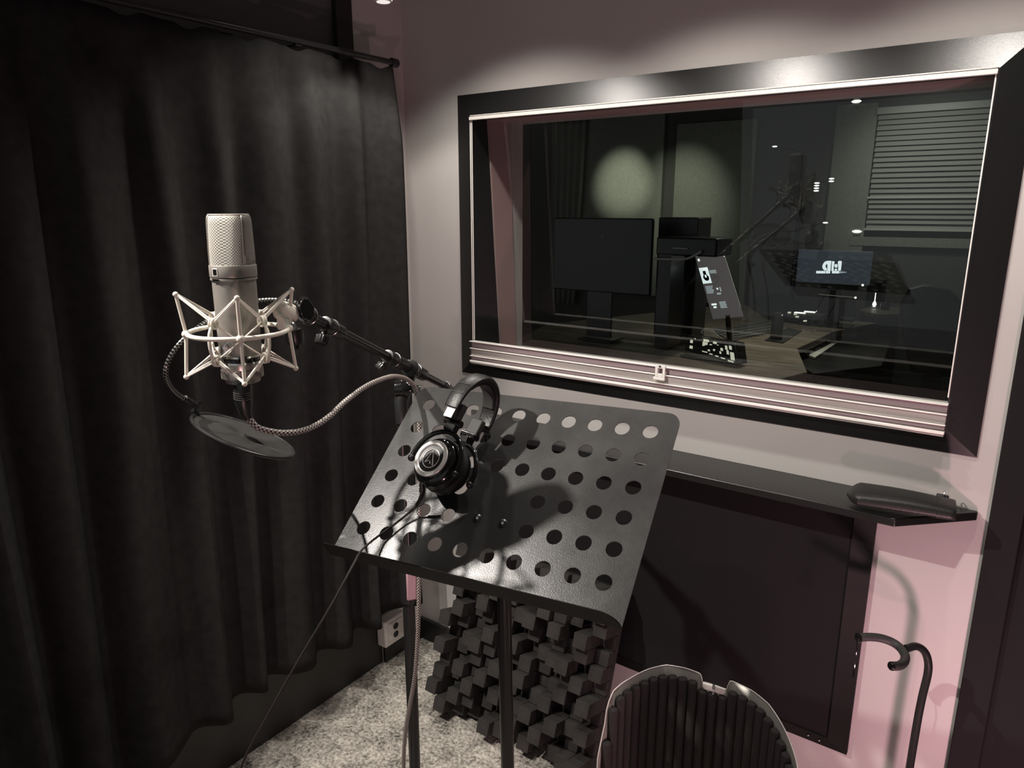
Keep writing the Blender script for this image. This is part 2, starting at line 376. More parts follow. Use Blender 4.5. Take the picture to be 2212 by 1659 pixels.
# ================================================================== CURTAIN AND ROD
rod = MB(); RX, RZ = -1.60, 2.012
rod.cyl((RX, -.9, RZ), (RX, 1.64, RZ), .008, 16); rod = tag(rod.build('curtain_rod', M['black_metal']), 'thin black metal rod carrying the long black curtain', 'curtain rod')
MB().lathe((RX, 1.632, RZ), (0, 1, 0), [(.009, 0), (.0125, .002), (.0125, .024), (.008, .03)], 20).build('finial', M['black_metal'], rod)
for yy in (1.30, .35):
    MB().box((XL-.02, yy-.01, RZ-.012), (RX+.004, yy+.01, RZ-.008)).build('bracket', M['black_metal'], rod)
def fold(s, a):
    # horizontal offset of the cloth; s = metres along the rod
    return a*(math.sin(s*2*PI/.145+.6)+.35*math.sin(s*2*PI/.41+1.1)+.22*math.sin(s*2*PI/.083+.5))
def curt(u, v):
    s = u*2.5; y = -.87+s
    k = v
    a = .016+.016*min(1, k*1.6)
    x = -1.603 + fold(s, a) + .012*math.sin(k*5+s*3)
    z = 1.9985 - k*(1.735 + .012*math.sin(s*9))
    y2 = y + .02*math.sin(s*14+2)*k + (.03*k if u > .96 else 0)
    if k < .12: x = -1.604 + (x+1.604)*(.35+.65*k/.12)
    z -= .018*max(0, math.sin(s*2*PI/.145+2))**2*(1-min(1, k*6))*.6
    return V((x, y2, z))
cur = MB().grid(curt, 300, 44).build('stage_curtain', M['curtain'], solid=.003)
tag(cur, 'long black velvet curtain in deep folds along the left wall', 'curtain')

# ================================================================== SHELF, FRAMED PANEL, POUCH
sh = MB().prism([(-1.45, YW-.001, .929), (-1.45, YW-.012, .929), (-1.31, 1.651, .929), (-.164, 1.651, .929), (-.022, YW-.012, .929), (-.022, YW-.001, .929)], (0, 0, .020)).build('wall_shelf', M['shelf_black'], bevel=.0035, seg=4)
tag(sh, 'narrow glossy black wall shelf with cut corners below the window', 'shelf')
PX0, PX1, PZ0, PZ1 = -1.42, -.216, .225, .927
pn = thing('framed_panel', ((PX0+PX1)/2, YW, PZ0), 'black framed fabric panel on the wall under the shelf', 'wall panel')
b = .046
def pboard(o1, o2, i1, i2):
    f = [V((o1[0], YW-.016, o1[1])), V((o2[0], YW-.016, o2[1])), V((i2[0], YW-.034, i2[1])), V((i1[0], YW-.034, i1[1]))]
    MB().hexa(f+[V((p.x, YW-.001, p.z)) for p in f]).build('frame_board', M['lip_black'], pn)
q0, q1, r0, r1 = PX0+b, PX1-b, PZ0+.04, PZ1-b
pboard((PX0, PZ1), (PX1, PZ1), (q0, r1), (q1, r1)); pboard((PX0, PZ0), (PX1, PZ0), (q0, r0), (q1, r0))
pboard((PX0, PZ0), (PX0, PZ1), (q0, r0), (q0, r1)); pboard((PX1, PZ0), (PX1, PZ1), (q1, r0), (q1, r1))
MB().box((q0, YW-.026, r0), (q1, YW-.002, r1)).build('fabric_face', M['fabric'], pn)
for px, pz in ((-.31, .247), (-.282, .245)): MB().ball((px, YW-.027, pz), .003, 8).build('screw', M['steel'], pn)

# pouch lying across the shelf end
po = thing('leather_pouch', (-.19, 1.69, .949), 'soft black leather pouch lying on the right end of the shelf', 'pouch')
A_, B_ = at_z(1828, 1072, .972), at_z(2064, 1112, .972)
ax = (B_-A_); Lp = ax.length; ax.normalize(); sd = ZZ.cross(ax)
def pouch(u, v):
    ang = v*2*PI; c, s_ = math.cos(ang), math.sin(ang)
    wd = .054*(1-.25*u) * min(1, (u*9+.02)**.5) * (1 if u < .985 else .93); th = (.015-.002*u) * min(1, (u*9+.05)**.5)
    e = .55; cc = math.copysign(abs(c)**e, c); ss = math.copysign(abs(s_)**.8, s_)
    return A_ + ax*(u*Lp) + sd*(cc*wd + .020) + ZZ*(ss*th + th*.2 + .006*math.sin(u*3)*max(0, ss))
mbp = MB(); mbp.rings([[pouch(i/26, j/28) for j in range(28)] for i in range(27)])
mbp.build('body', M['leather'], po)
mbp = MB(); mbp.rings([[pouch(.83+.17*i/6, j/28)+(pouch(.83+.17*i/6, j/28)-(A_+ax*((.83+.17*i/6)*Lp)+sd*.022))*.05 for j in range(28)] for i in range(7)])
mbp.build('cuff', M['leather'], po)
zc = A_ + ax*(Lp*.90) + sd*.068 + ZZ*.012
MB().torus(zc+ZZ*.006, ax, .0065, .0013, 18, 6).build('ring', M['steel'], po)
MB().box((-.012, -.005, -.004), (.012, .005, .004), Matrix.Translation(zc-ax*.002)).build('zip_end', M['leather'], po, bevel=.002)

# ================================================================== CLEAR PLASTIC WINDOW EDGING
gt = thing('window_edging', ((I0+I1)/2, YW-PR, J0), 'clear plastic edging strips with ribbed rail around the window', 'window edging')
yf = YW-PR-.001
def strip(nm, x0, x1, z0, z1, d, m): MB().box((x0, yf-d, z0), (x1, yf, z1)).build(nm, m, gt, bevel=.0012)
strip('top_strip', I0+.004, I1-.002, J1-.013, J1-.003, .010, M['clear_edge'])
strip('top_strip', I0+.004, I1-.002, J1-.001, J1+.0015, .006, M['clear_edge'])
strip('side_strip', I0+.002, I0+.0045, 1.19, J1-.013, .004, M['clear_edge']); strip('side_strip', I0+.008, I0+.0105, 1.19, J1-.013, .004, M['clear_edge'])
strip('side_strip', I1-.006, I1-.003, 1.20, J1-.013, .004, M['clear_edge'])
for k, (z0, z1, d, m) in enumerate(((1.186, 1.1885, .022, 'clear_edge'), (1.167, 1.1845, .010, 'mauve'), (1.1635, 1.166, .020, 'clear_edge'), (1.142, 1.1625, .013, 'clear'),
                                    (1.1395, 1.1415, .020, 'clear_edge'), (1.128, 1.1385, .012, 'mauve'), (1.120, 1.1265, .020, 'clear_edge'), (1.1145, 1.119, .016, 'clear'))):
    strip('rib', I0+.002+.001*(k % 2), I1-.001-.001*(k % 2), z0, z1, d, M[m])
# clip on the rail
ck = at_y(1428, 800, yf-.02)
cl = thing('plastic_clip', ck-ZZ*.016, 'small clear plastic clip on the rail at the foot of the window', 'clip')
mb = MB(); y_ = yf-.0275
mb.box((ck.x-.014, y_, ck.z-.018), (ck.x-.007, y_+.005, ck.z+.016)).box((ck.x+.007, y_, ck.z-.018), (ck.x+.014, y_+.005, ck.z+.016))
mb.box((ck.x-.007, y_, ck.z+.006), (ck.x+.007, y_+.005, ck.z+.016)).box((ck.x-.007, y_, ck.z-.018), (ck.x+.007, y_+.005, ck.z-.008))
mb.build('body', M['white_plastic'], cl, bevel=.001)
MB().box((ck.x-.018, y_-.002, ck.z-.026), (ck.x+.014, y_+.006, ck.z-.0185)).build('tab', M['white_plastic'], cl, bevel=.001)
MB().cyl((ck.x, y_-.002, ck.z+.012), (ck.x, y_+.001, ck.z+.012), .003, 12).build('screw', M['steel'], cl)

# ================================================================== POWER OUTLET BOX
ob = thing('outlet_box', (XL, 1.64, .085), 'white surface outlet box low on the left wall under the curtain hem', 'outlet')
MB().box((XL+.001, 1.575, .083), (XL+.042, 1.745, .185)).build('body', M['white_plastic'], ob, bevel=.004)
MB().box((XL+.042, 1.59, .10), (XL+.045, 1.66, .17)).build('face_plate', M['white_plastic'], ob, bevel=.001)
for zz_ in (.118, .150): MB().lathe((XL+.0452, 1.625, zz_), (1, 0, 0), [(.012, 0), (.012, .0012), (.009, .0012), (.008, -.001)], 20).build('socket', M['rubber'], ob)
MB().tube(smooth_path([(XL+.046, 1.70, .20), (XL+.060, 1.705, .165), (XL+.06, 1.715, .15)], 6), .004, 8).build('plug', M['white_plastic'], ob)

# ================================================================== CEILING SPOT FIXTURES
p = ROW[0]
f = thing('ceiling_spotlight', (p[0], p[1], 2.5), 'white cylinder spotlight hanging above the curtain rod end at the top edge', 'spotlight')
MB().lathe((p[0], p[1], p[2]), (0, 0, 1), [(.019, 0), (.023, .002), (.023, .10), (.018, .106), (.0, .106)], 28).build('housing', M['white_plastic'], f)
MB().lathe((p[0], p[1], p[2]), (0, 0, 1), [(.0, -.001), (.017, -.001), (.017, .001)], 24).build('lens', M['lamp_glow'], f)
MB().cyl((p[0], p[1], p[2]+.10), (p[0], p[1], 2.5), .006, 12).build('stem', M['white_plastic'], f)

# ================================================================== SKYLINE DIFFUSER
df = thing('skyline_diffuser', (-1.115, 1.60, 0), 'charcoal skyline diffuser of stepped cubes leaning against the back wall', 'acoustic diffuser')
tilt = math.radians(19); NC, NR, CS = 13, 12, .0440
org = V((-1.405, 1.572, .012)); ux = V((1, 0, 0)); uy = V((0, math.sin(tilt), math.cos(tilt))); un = V((0, -math.cos(tilt), math.sin(tilt)))
def dp(a, b_, c): return org+ux*a+uy*b_+un*c
mb = MB(); mb.hexa([dp(a, b_, c) for c in (-.016, 0) for a, b_ in ((0, 0), (NC*CS, 0), (NC*CS, NR*CS), (0, NR*CS))]); mb.build('backing', M['block'], df)
depth = [.018, .040, .064, .088, .112]
rd = random.Random(21)
bmeshes = {}
mtx0 = Matrix(((ux.x, uy.x, un.x, 0), (ux.y, uy.y, un.y, 0), (ux.z, uy.z, un.z, 0), (0, 0, 0, 1)))
prev = {}
for i in range(NC):
    for j in range(NR):
        ch = [d for d in depth if d != prev.get((i-1, j)) and d != prev.get((i, j-1))]
        d = rd.choice(ch); prev[(i, j)] = d
        if d not in bmeshes:
            ob_ = MB().box((.0006, .0006, 0), (CS-.0006, CS-.0006, d)).build('block', M['block'], df, bevel=.0012, seg=1); bmeshes[d] = ob_
            o = ob_
        else:
            o = bmeshes[d].copy(); COL.objects.link(o)
        o.parent = df; o.matrix_basis = parent_inv(df) @ Matrix.Translation(dp(i*CS, j*CS, 0)) @ mtx0

# ================================================================== MUSIC STAND
DO = V((-0.83895445, 0.91958233, 1.2596671)); EX = V((0.04455873, 0.00621401, 0.00095168)).normalized()
EYd = V((0.00725646, -0.03863491, -0.03099183)); EYd = (EYd - EX*EYd.dot(EX)).normalized()
EN = EX.cross(-EYd).normalized()
PXX, PYY = .045, .0501          # hole pitch
def dk(x, y, z=0): return DO + EX*x + EYd*y + EN*z
ms = thing('music_stand', dk(.2, .17)*1, 'black perforated music stand in front of the window', 'music stand')
ms.matrix_basis = Matrix.Translation(V((-.616, .842, 0)))
x0, x1, yt, yb = -.035, .4455, -.039, .3035
cu = bpy.data.curves.new('desk_plate', 'CURVE'); cu.dimensions = '2D'; cu.fill_mode = 'BOTH'; cu.extrude = .0008
def poly(pts):
    sp = cu.splines.new('POLY'); sp.points.add(len(pts)-1); sp.use_cyclic_u = True
    for p, q in zip(sp.points, pts): p.co = (q[0], q[1], 0, 1)
rc = .022; out = [(x0, -yb), (x1, -yb)]
out += [(x1-rc+rc*math.cos(a), -yt-rc+rc*math.sin(a)) for a in [k*PI/16 for k in range(9)]]
out += [(x0+rc+rc*math.cos(a), -yt-rc+rc*math.sin(a)) for a in [PI/2+k*PI/16 for k in range(9)]]
poly(out)
HR = .0119
for r in range(6):
    for c in range(10):
        if r in (3, 4) and c in (4, 5): continue
        poly([(c*PXX+HR*math.cos(2*PI*k/28), -r*PYY+HR*math.sin(2*PI*k/28)) for k in range(28)])
tmp = bpy.data.objects.new('desk_plate', cu); COL.objects.link(tmp)
dg = bpy.context.evaluated_depsgraph_get(); me = bpy.data.meshes.new_from_object(tmp.evaluated_get(dg), depsgraph=dg); me.name = 'desk_plate'
bpy.data.objects.remove(tmp)
me.materials.clear(); me.materials.append(M['plate'])
pl = bpy.data.objects.new('desk_plate', me); COL.objects.link(pl); pl.parent = ms
MD = Matrix(((EX.x, -EYd.x, EN.x, DO.x), (EX.y, -EYd.y, EN.y, DO.y), (EX.z, -EYd.z, EN.z, DO.z), (0, 0, 0, 1)))
pl.matrix_basis = parent_inv(ms) @ MD
# lip: turned up along the lower edge, corners rounded at both free ends
lipd = (EN*.95 - EYd*.10).normalized(); LH = .033
def lp(x, h): return dk(x, yb, 0) + lipd*h
lr = .028
prof = [(x0, 0), (x1, 0)] + [(x1-lr+lr*math.cos(a), LH-lr+lr*math.sin(a)) for a in [k*PI/16 for k in range(9)]] + [(x0+.004, LH), (x0, LH-.004)]
prof[0] = (x0, -.0008); prof[1] = (x1, -.0008)
MB().prism([lp(a, h) for a, h in prof], EYd*.0016).build('lip', M['lip_black'], ms, bevel=.0004, seg=1)
for bx in (4.135, 5.103):
    p = dk(bx*PXX, 3.866*PYY, .0008)
    MB().lathe(p, EN, [(.0055, 0), (.0055, .0010), (.0048, .003), (.0028, .0044), (.0, .0048)], 18).build('bolt', M['chrome'], ms)
pc = dk(4.62*PXX, 3.8*PYY, -.022)
MB().box((-.032, -.035, -.020), (.032, .035, 0), Matrix.Translation(dk(4.62*PXX, 3.86*PYY, -.001)) @ MD.to_3x3().to_4x4()).build('bracket', M['black_metal'], ms, bevel=.003)
ptop = V((-.6157, .837, 1.105)); pbot = V((-.6170, .855, .495))
ud = (pbot-ptop).normalized(); pend = ptop + ud*((1.105-.30)/-ud.z)
MB().cyl(ptop, pbot, .0115, 24).build('upper_pole', M['black_metal'], ms)
MB().cyl(pbot+ZZ*.01, pend, .0145, 24).build('lower_pole', M['black_metal'], ms)
MB().lathe(pbot+ZZ*.035, -ZZ, [(.0155, 0), (.018, .004), (.018, .045), (.0155, .05)], 24).build('clutch', M['black_plastic'], ms)
kn = pbot+ZZ*.012 + V((.03, -.006, 0))
MB().lathe(pbot+ZZ*.012+V((.015, -.004, 0)), V((.9, -.25, .2)), [(.005, 0), (.005, .012), (.012, .013), (.013, .016), (.013, .021), (.011, .023), (.0, .023)], 20).build('knob', M['pink_clutch'], ms)
for k in range(3):
    a = math.radians(-85+120*k); ft = V((pend.x+math.cos(a)*.20, pend.y+math.sin(a)*.20, .008))
    MB().tube([pend+ZZ*.06, (pend+ZZ*.02)*.5+ft*.5+ZZ*.05, ft], .009, 10).build('leg', M['black_metal'], ms)

# ================================================================== MICROPHONE
MX, MY = -.8477, .5603
tc_ = V((.834, -.551, 0)); tr_ = V((.551, .834, 0))     # towards the camera, to its right
fy_ = math.radians(25); fn = tc_*math.cos(fy_) - tr_*math.sin(fy_); fs = ZZ.cross(fn)   # capsule front and side axes
mc = thing('condenser_microphone', (MX, MY, 1.38), 'large nickel condenser microphone upright in a star shaped shock mount', 'microphone')
mcen = V((MX, MY, 0))
def sup(a, hw, hd, e):
    c, s_ = math.cos(a), math.sin(a)
    return fs*(math.copysign(abs(c)**e, c)*hw) + fn*(math.copysign(abs(s_)**e, s_)*hd)
HN = 72
zs = [(1.5265, 1, .98), (1.545, 1, .95), (1.565, 1.0, .86), (1.580, 1.0, .78), (1.587, .985, .74), (1.590, .95, .68), (1.5912, .88, .55)]
us_ = [0, .0185, .0385, .0535, .0605, .064, .068]
mb = MB(); mb.rings([[mcen+ZZ*z+sup(2*PI*j/HN, .0262*k, .0243*kd_, .7) for j in range(HN)] for z, k, kd_ in zs], us=us_, urep=84, vrep=540, cap=True)
mb.build('grille', M['grille'], mc)
# solid band over the head between the two mesh faces
def bandpt(sx, z, k, kd_, off): return mcen+ZZ*z
mb = MB()
for sgn in (1, -1):
    ring = []
    for z, k, kd_ in zs:
        pts = [sup(a*sgn if sgn > 0 else PI-a, .0262*k+.0006, .0243*kd_*.985, .7) for a in [(-.62+1.24*t/10) for t in range(11)]]
        ring.append([mcen+ZZ*(z+.0003)+p for p in pts])
    for i in range(len(ring)-1):
        for j in range(10):
            vs = [mb.bm.verts.new(p) for p in (ring[i][j], ring[i][j+1], ring[i+1][j+1], ring[i+1][j])]; mb.face(vs, True)
bmesh.ops.remove_doubles(mb.bm, verts=mb.bm.verts, dist=1e-5)
mb.build('side_band', M['nickel'], mc, solid=.0012)
mb = MB()
top = zs[-1]
mb.tube([mcen+ZZ*(1.5915)+sup(2*PI*j/40, .0245, .0140, .62) for j in range(40)], .0011, 8, closed=True)
mb.build('top_rim', M['nickel'], mc)
for sgn in (1, -1):      # edges of the band along the mesh
    for aa in (.62, -.62):
        a_ = aa if sgn > 0 else PI-aa
        MB().tube([mcen+ZZ*z+sup(a_, .0262*k+.0004, .0243*kd_+.0003, .7) for z, k, kd_ in zs], .0009, 6).build('seam', M['nickel'], mc)
def lathe(nm, prof, m, par): return MB().lathe(mcen, ZZ, prof, 48).build(nm, m, par)
lathe('head_ring', [(.0275, 1.513), (.0292, 1.5133), (.0295, 1.5143), (.0295, 1.5275), (.0290, 1.5285), (.0272, 1.5287)], M['nickel'], mc)
lathe('ring_seam', [(.0270, 1.5090), (.0290, 1.5092), (.0292, 1.5105), (.0288, 1.5122), (.0270, 1.5124)], M['nickel'], mc)
lathe('body', [(.0255, 1.5100), (.0272, 1.5095), (.0274, 1.50), (.0270, 1.432), (.0268, 1.4105), (.0255, 1.4100)], M['nickel'], mc)
lathe('base_ring', [(.0255, 1.4105), (.0264, 1.4100), (.0264, 1.4075), (.0252, 1.4073)], M['chrome'], mc)
lathe('base_band', [(.0245, 1.4075), (.0250, 1.4073), (.0250, 1.4015), (.0245, 1.4013)], M['gloss_plastic'], mc)
lathe('base_ring', [(.0250, 1.4018), (.0264, 1.4015), (.0264, 1.3990), (.0252, 1.3988)], M['chrome'], mc)
lathe('base', [(.0250, 1.3992), (.0255, 1.3985), (.0245, 1.3830), (.0225, 1.380), (.0, 1.380)], M['nickel_dark'], mc)
# dark square switch window, catch, diamond badge
a0 = tc_*math.cos(math.radians(48)) - tr_*math.sin(math.radians(48)); a0s = ZZ.cross(a0)
def plaque(nm, dirv, z, pts, r, th, m, par=None):
    sd_ = ZZ.cross(dirv)
    return MB().prism([mcen+dirv*r+sd_*p+ZZ*(z+q) for p, q in pts], dirv*th).build(nm, m, par or mc)
swf = plaque('switch_frame', a0, 1.5205, [(-.0042, -.0048), (.0042, -.0048), (.0042, .0048), (-.0042, .0048)], .0290, .0008, M['clear_edge'])
plaque('switch_window', a0, 1.5205, [(-.0033, -.0038), (.0033, -.0038), (.0033, .0038), (-.0033, .0038)], .0290, .0011, M['gloss_plastic'], swf)
plaque('catch', a0, 1.5108, [(-.006, -.0012), (.006, -.0012), (.006, .0012), (-.006, .0012)], .0288, .0010, M['chrome'])
a1 = tc_*math.cos(math.radians(34)) - tr_*math.sin(math.radians(34))
bdg = plaque('badge', a1, 1.4225, [(-.0085, 0), (0, -.0085), (.0085, 0), (0, .0085)], .0262, .0012, M['chrome'])
plaque('badge_field', a1, 1.4225, [(-.0068, 0), (0, -.0068), (.0068, 0), (0, .0068)], .0262, .0016, M['mauve'], bdg)
a1s = ZZ.cross(a1)
MB().tube(smooth_path([mcen+a1*.0280+a1s*p+ZZ*(1.4225+q) for p, q in ((-.0025, -.0012), (-.001, -.003), (.0012, -.0015), (0, 0), (-.0012, .0016), (.001, .003), (.0026, .0012))], 5), .0005, 6).build('badge_monogram', M['chrome'], bdg)

# ================================================================== SHOCK MOUNT
sm = thing('shock_mount', (MX, MY, 1.375), 'cream wire cradle with elastic cords holding the microphone', 'shock mount')
ZR, RR = 1.4405, .0630
az = [0, PI/2, PI, 3*PI/2]
def pol(a, r, z): return mcen + (tc_*math.cos(a)+tr_*math.sin(a))*r + ZZ*z
MB().torus(mcen+ZZ*ZR, ZZ, RR, .0030, 64, 10).build('ring', M['mount'], sm)
tipU, tipL = [], []
for a in az:
    a += .02
    u_, l_, m_ = pol(a, .0715, 1.4925), pol(a, .0695, 1.3840), pol(a, RR+.0012, ZR)
    tipU.append(u_); tipL.append(l_)
    MB().tube([u_, m_], .0023, 10).build('post', M['mount'], sm); MB().tube([m_, l_], .0023, 10).build('post', M['mount'], sm)
    MB().ball(m_, .0056, 14).build('boss', M['mount'], sm)
    for t_ in (u_, l_): MB().ball(t_, .0036, 12).build('knob', M['mount'], sm)
ndU = [pol(PI/4+k*PI/2, .0420, 1.4565) for k in range(4)]; ndL = [pol(PI/4+k*PI/2, .0425, 1.4080) for k in range(4)]
for k in range(4):
    a = PI/4+k*PI/2
    MB().tube(smooth_path([pol(a, .0405, 1.4600), pol(a, .0445, 1.4535), pol(a, .0500, 1.443), pol(a, .0510, 1.428), pol(a, .0480, 1.413), pol(a, .0420, 1.4040)], 5), .0021, 8).build('bow', M['mount'], sm)
    for z_, c_ in ((1.4565, ndU[k]), (1.4080, ndL[k])):
        rad = (tc_*math.cos(a)+tr_*math.sin(a)); tn = ZZ.cross(rad)
        for s_ in (-1, 1): MB().torus(c_+tn*.0022*s_, tn, .0050, .0016, 18, 7, 1.25).build('hook', M['mount'], sm)
    k2 = (k+1) % 4; b_ = a+PI/4
    for p, q in ((ndU[k], ndL[k2]), (ndU[k2], ndL[k])):
        mid = pol(b_, .0335, 1.432)
        MB().tube(smooth_path([p, (p*.5+mid*.5)+(mid-mcen-ZZ*mid.z)*.05, mid, (q*.5+mid*.5)+(mid-mcen-ZZ*mid.z)*.05, q], 5), .0011, 7).build('brace', M['mount'], sm)
    for tp, nd in ((tipU, ndU), (tipL, ndL)):
        for tip in (tp[k], tp[k2]):
            MB().tube([tip, nd[k]], .0014, 7).build('elastic_cord', M['cord'], sm)
            of = ZZ*.0035
            MB().tube([tip+of*.4, nd[k]+of], .0012, 7).build('elastic_cord', M['cord'], sm)
    MB().tube([ndL[k], pol(a, .0265, 1.3885)], .0015, 7).build('clamp_arm', M['mount'], sm)
MB().lathe(mcen, ZZ, [(.0250, 1.3900), (.0272, 1.3900), (.0272, 1.3790), (.0250, 1.3790)], 48, closed=True).build('clamp_band', M['nickel'], sm)
MB().lathe(mcen, ZZ, [(.024, 1.3795), (.022, 1.372), (.016, 1.371), (.0, 1.371)], 40).build('clamp_cap', M['nickel_dark'], sm)
# swivel
sw = at_t(616, 674, .985); bd = (at_t(890, 797, 1.42)-at_t(640, 668, 1.00)).normalized()
MB().tube([pol(2.15, RR, ZR), sw-ZZ*.012+bd*-.004], .0045, 10).build('swivel_arm', M['mount'], sm)
MB().tube([pol(1.65, RR, ZR), sw-ZZ*.014+bd*.004], .0038, 10).build('swivel_arm', M['mount'], sm)
MB().lathe(sw, bd, [(.0, -.017), (.006, -.0165), (.011, -.014), (.0135, -.009), (.0145, 0), (.0145, .004), (.0135, .0045), (.0135, .007), (.0145, .0075), (.0140, .013), (.011, .015), (.0, .015)], 32).build('swivel_dome', M['mount'], sm)
MB().lathe(sw-ZZ*.016+bd*.002, RGT*.4-ZZ*.2+tc_*.3, [(.007, -.006), (.009, 0), (.009, .008), (.006, .012), (0, .012)], 20).build('swivel_screw', M['steel'], sm)
MB().box((-.009, -.004, -.010), (.009, .004, .012), Matrix.Translation(sw-ZZ*.017-bd*.008)).build('swivel_lug', M['clear_edge'], sm, bevel=.002)
MB().lathe(sw-ZZ*.028+bd*.022, -ZZ, [(.006, -.012), (.012, -.010), (.0125, .006), (.010, .011), (.006, .012), (.006, .018), (0, .018)], 20).build('swivel_wing', M['black_plastic'], sm)

# ================================================================== BOOM STAND
bA, bB = at_t(640, 668, 1.00), at_t(890, 797, 1.42); bd = (bB-bA).normalized()
def on_boom(u):
    # point of the boom axis whose picture column is u
    lo, hi = -.2, 1.4
    for _ in range(50):
        m_ = (lo+hi)/2; q = bA+bd*m_-CAM
        if CX+F_PX*q.dot(RGT)/q.dot(FWD) < u: lo = m_
        else: hi = m_
    return bA+bd*lo
st = thing('boom_stand', (-.9644, .9774, 0), 'black boom microphone stand beside the curtain', 'microphone stand')
pole = V((-.9644, .9774, 0))
MB().cyl(on_boom(655), on_boom(700), .0075, 18).build('boom_tip', M['black_metal'], st)
MB().cyl(on_boom(690), on_boom(975), .0078, 20).build('boom_tube', M['black_metal'], st)
for u0, u1, r_ in ((658, 672, .0125), (700, 716, .0120), (716, 738, .0105), (836, 852, .0125), (852, 880, .0115), (886, 896, .0135), (896, 915, .0125), (955, 968, .0098)):
    MB().lathe(on_boom(u0), bd, [(.007, 0), (r_*.96, .0008), (r_, .002), (r_, (on_boom(u1)-on_boom(u0)).length-.002), (r_*.96, (on_boom(u1)-on_boom(u0)).length), (.007, (on_boom(u1)-on_boom(u0)).length)], 24).build('sleeve', M['black_plastic'], st)
for u0, r_ in ((716, .0122), (851, .0128), (896, .0138), (962, .0102), (668, .0128)):
    MB().torus(on_boom(u0), bd, r_, .0009, 32, 6).build('collar_ring', M['steel'], st)
def knob(p, d, r_, h): 
    mb = MB(); d = V(d).normalized(); x, y = frame_of(d)
    mb.rings([[V(p)+d*hh+(x*math.cos(2*PI*j/36)+y*math.sin(2*PI*j/36))*(rr_*(1 if j % 3 else .9)) for j in range(36)] for rr_, hh in ((r_*.8, 0), (r_, h*.12), (r_, h*.85), (r_*.85, h))], smooth=False)
    return mb.build('knob', M['black_plastic'], st)
pk = on_boom(706); dn = (-ZZ*.75 - RGT*.35 + tc_*.45).normalized()
MB().cyl(pk, pk+dn*.020, .005, 12).build('knob_stem', M['black_plastic'], st); knob(pk+dn*.017, dn, .0105, .014)
pk = on_boom(842); dn2 = (-ZZ*.6 - RGT*.7 + tc_*.3).normalized()
MB().cyl(pk, pk+dn2*.022, .005, 12).build('knob_stem', M['black_plastic'], st); knob(pk+dn2*.017, dn2, .010, .013)
bc = on_boom(888)
MB().lathe(bc-FWD*.022, FWD, [(.010, 0), (.017, .003), (.017, .018), (.012, .022)], 24).build('pivot_disc', M['black_plastic'], st)
MB().lathe(at_t(868, 838, 1.40), -RGT, [(.010, -.02), (.016, -.012), (.017, .0), (.016, .012), (.010, .014), (0, .014)], 22).build('tilt_handle', M['gloss_plastic'], st)
MB().cyl(at_t(870, 838, 1.40), at_t(908, 842, 1.40), .008, 14).build('tilt_bolt', M['black_plastic'], st)
MB().tube([bc-ZZ*.005, V((pole.x, pole.y, 1.235)), V((pole.x, pole.y, 1.19))], [.012, .014, .012], 16).build('pivot_neck', M['black_plastic'], st)
MB().cyl((pole.x, pole.y, .87), (pole.x, pole.y, 1.20), .0088, 20).build('upper_pole', M['black_metal'], st)
MB().cyl((pole.x, pole.y, .03), (pole.x, pole.y, .865), .0125, 24).build('lower_pole', M['black_metal'], st)
MB().lathe((pole.x, pole.y, 0), ZZ, [(.013, .80), (.0165, .802), (.0175, .84), (.0165, .895), (.010, .898)], 24).build('clutch', M['black_plastic'], st)
gp = V((pole.x, pole.y, 0))+tc_*.0165
MB().box((-.0105, -.003, .812), (.0105, .004, .898), Matrix.Translation(V((pole.x, pole.y, 0))) @ Matrix(((tr_.x, -tc_.x, 0, tc_.x*.0165+tr_.x*.004), (tr_.y, -tc_.y, 0, tc_.y*.0165+tr_.y*.004), (0, 0, 1, 0), (0, 0, 0, 1)))).build('clutch_grip', M['pink_clutch'], st, bevel=.003)
MB().lathe((pole.x, pole.y, 0), ZZ, [(.0, .002), (.12, .002), (.125, .008), (.12, .016), (.03, .03), (.016, .06), (0, .06)], 40).build('base', M['black_metal'], st)

# ================================================================== POP FILTER
pf = thing('pop_filter', at_t(527, 941, 1.08), 'round black nylon pop filter hanging on a metal gooseneck below the microphone', 'pop filter')
fc = at_t(527, 941, 1.08); e1 = (at_t(628, 987, 1.08)-at_t(425, 895, 1.08)); FR = e1.length/2; e1.normalize()
pn_ = (RGT*.42+UPV*.906).normalized(); fnn = ((-FWD)*.05+pn_*.97).normalized(); fnn = (fnn-e1*fnn.dot(e1)).normalized(); e2 = fnn.cross(e1)
MB().tube([fc+e1*math.cos(2*PI*k/64)*FR+e2*math.sin(2*PI*k/64)*FR for k in range(64)], .0024, 8, closed=True).build('hoop', M['black_plastic'], pf)
mb = MB(); c0 = None
mb.grid(lambda u, v: fc+(e1*math.cos(2*PI*v)+e2*math.sin(2*PI*v))*FR*max(u, .001)+fnn*(.004*math.sin(7*u+3*v*PI)*(1-u)), 8, 48)
bmesh.ops.remove_doubles(mb.bm, verts=mb.bm.verts, dist=1e-5)
mb.build('mesh_disc', M['nylon'], pf)
gn = smooth_path([at_t(*p) for p in ((668, 668, 1.06), (640, 655, 1.06), (605, 648, 1.06), (560, 649, 1.06), (515, 659, 1.05), (470, 680, 1.03), (430, 706, 1.00), (392, 738, .98), (366, 775, .975), (358, 806, .98), (366, 832, 1.0), (384, 852, 1.03), (408, 866, 1.055))], 10)
MB().tube(gn, .0034, 12, urep=2, vrep=420).build('gooseneck', M['gooseneck'], pf)
g0, g1 = at_t(404, 863, 1.05), at_t(428, 878, 1.07)
gd = (g1-g0).normalized(); sy = (UPV+RGT*.2).normalized()
MB().tube([at_t(399, 860, 1.046), at_t(424, 877, 1.068)], .0046, 12).build('ferrule', M['black_plastic'], pf)
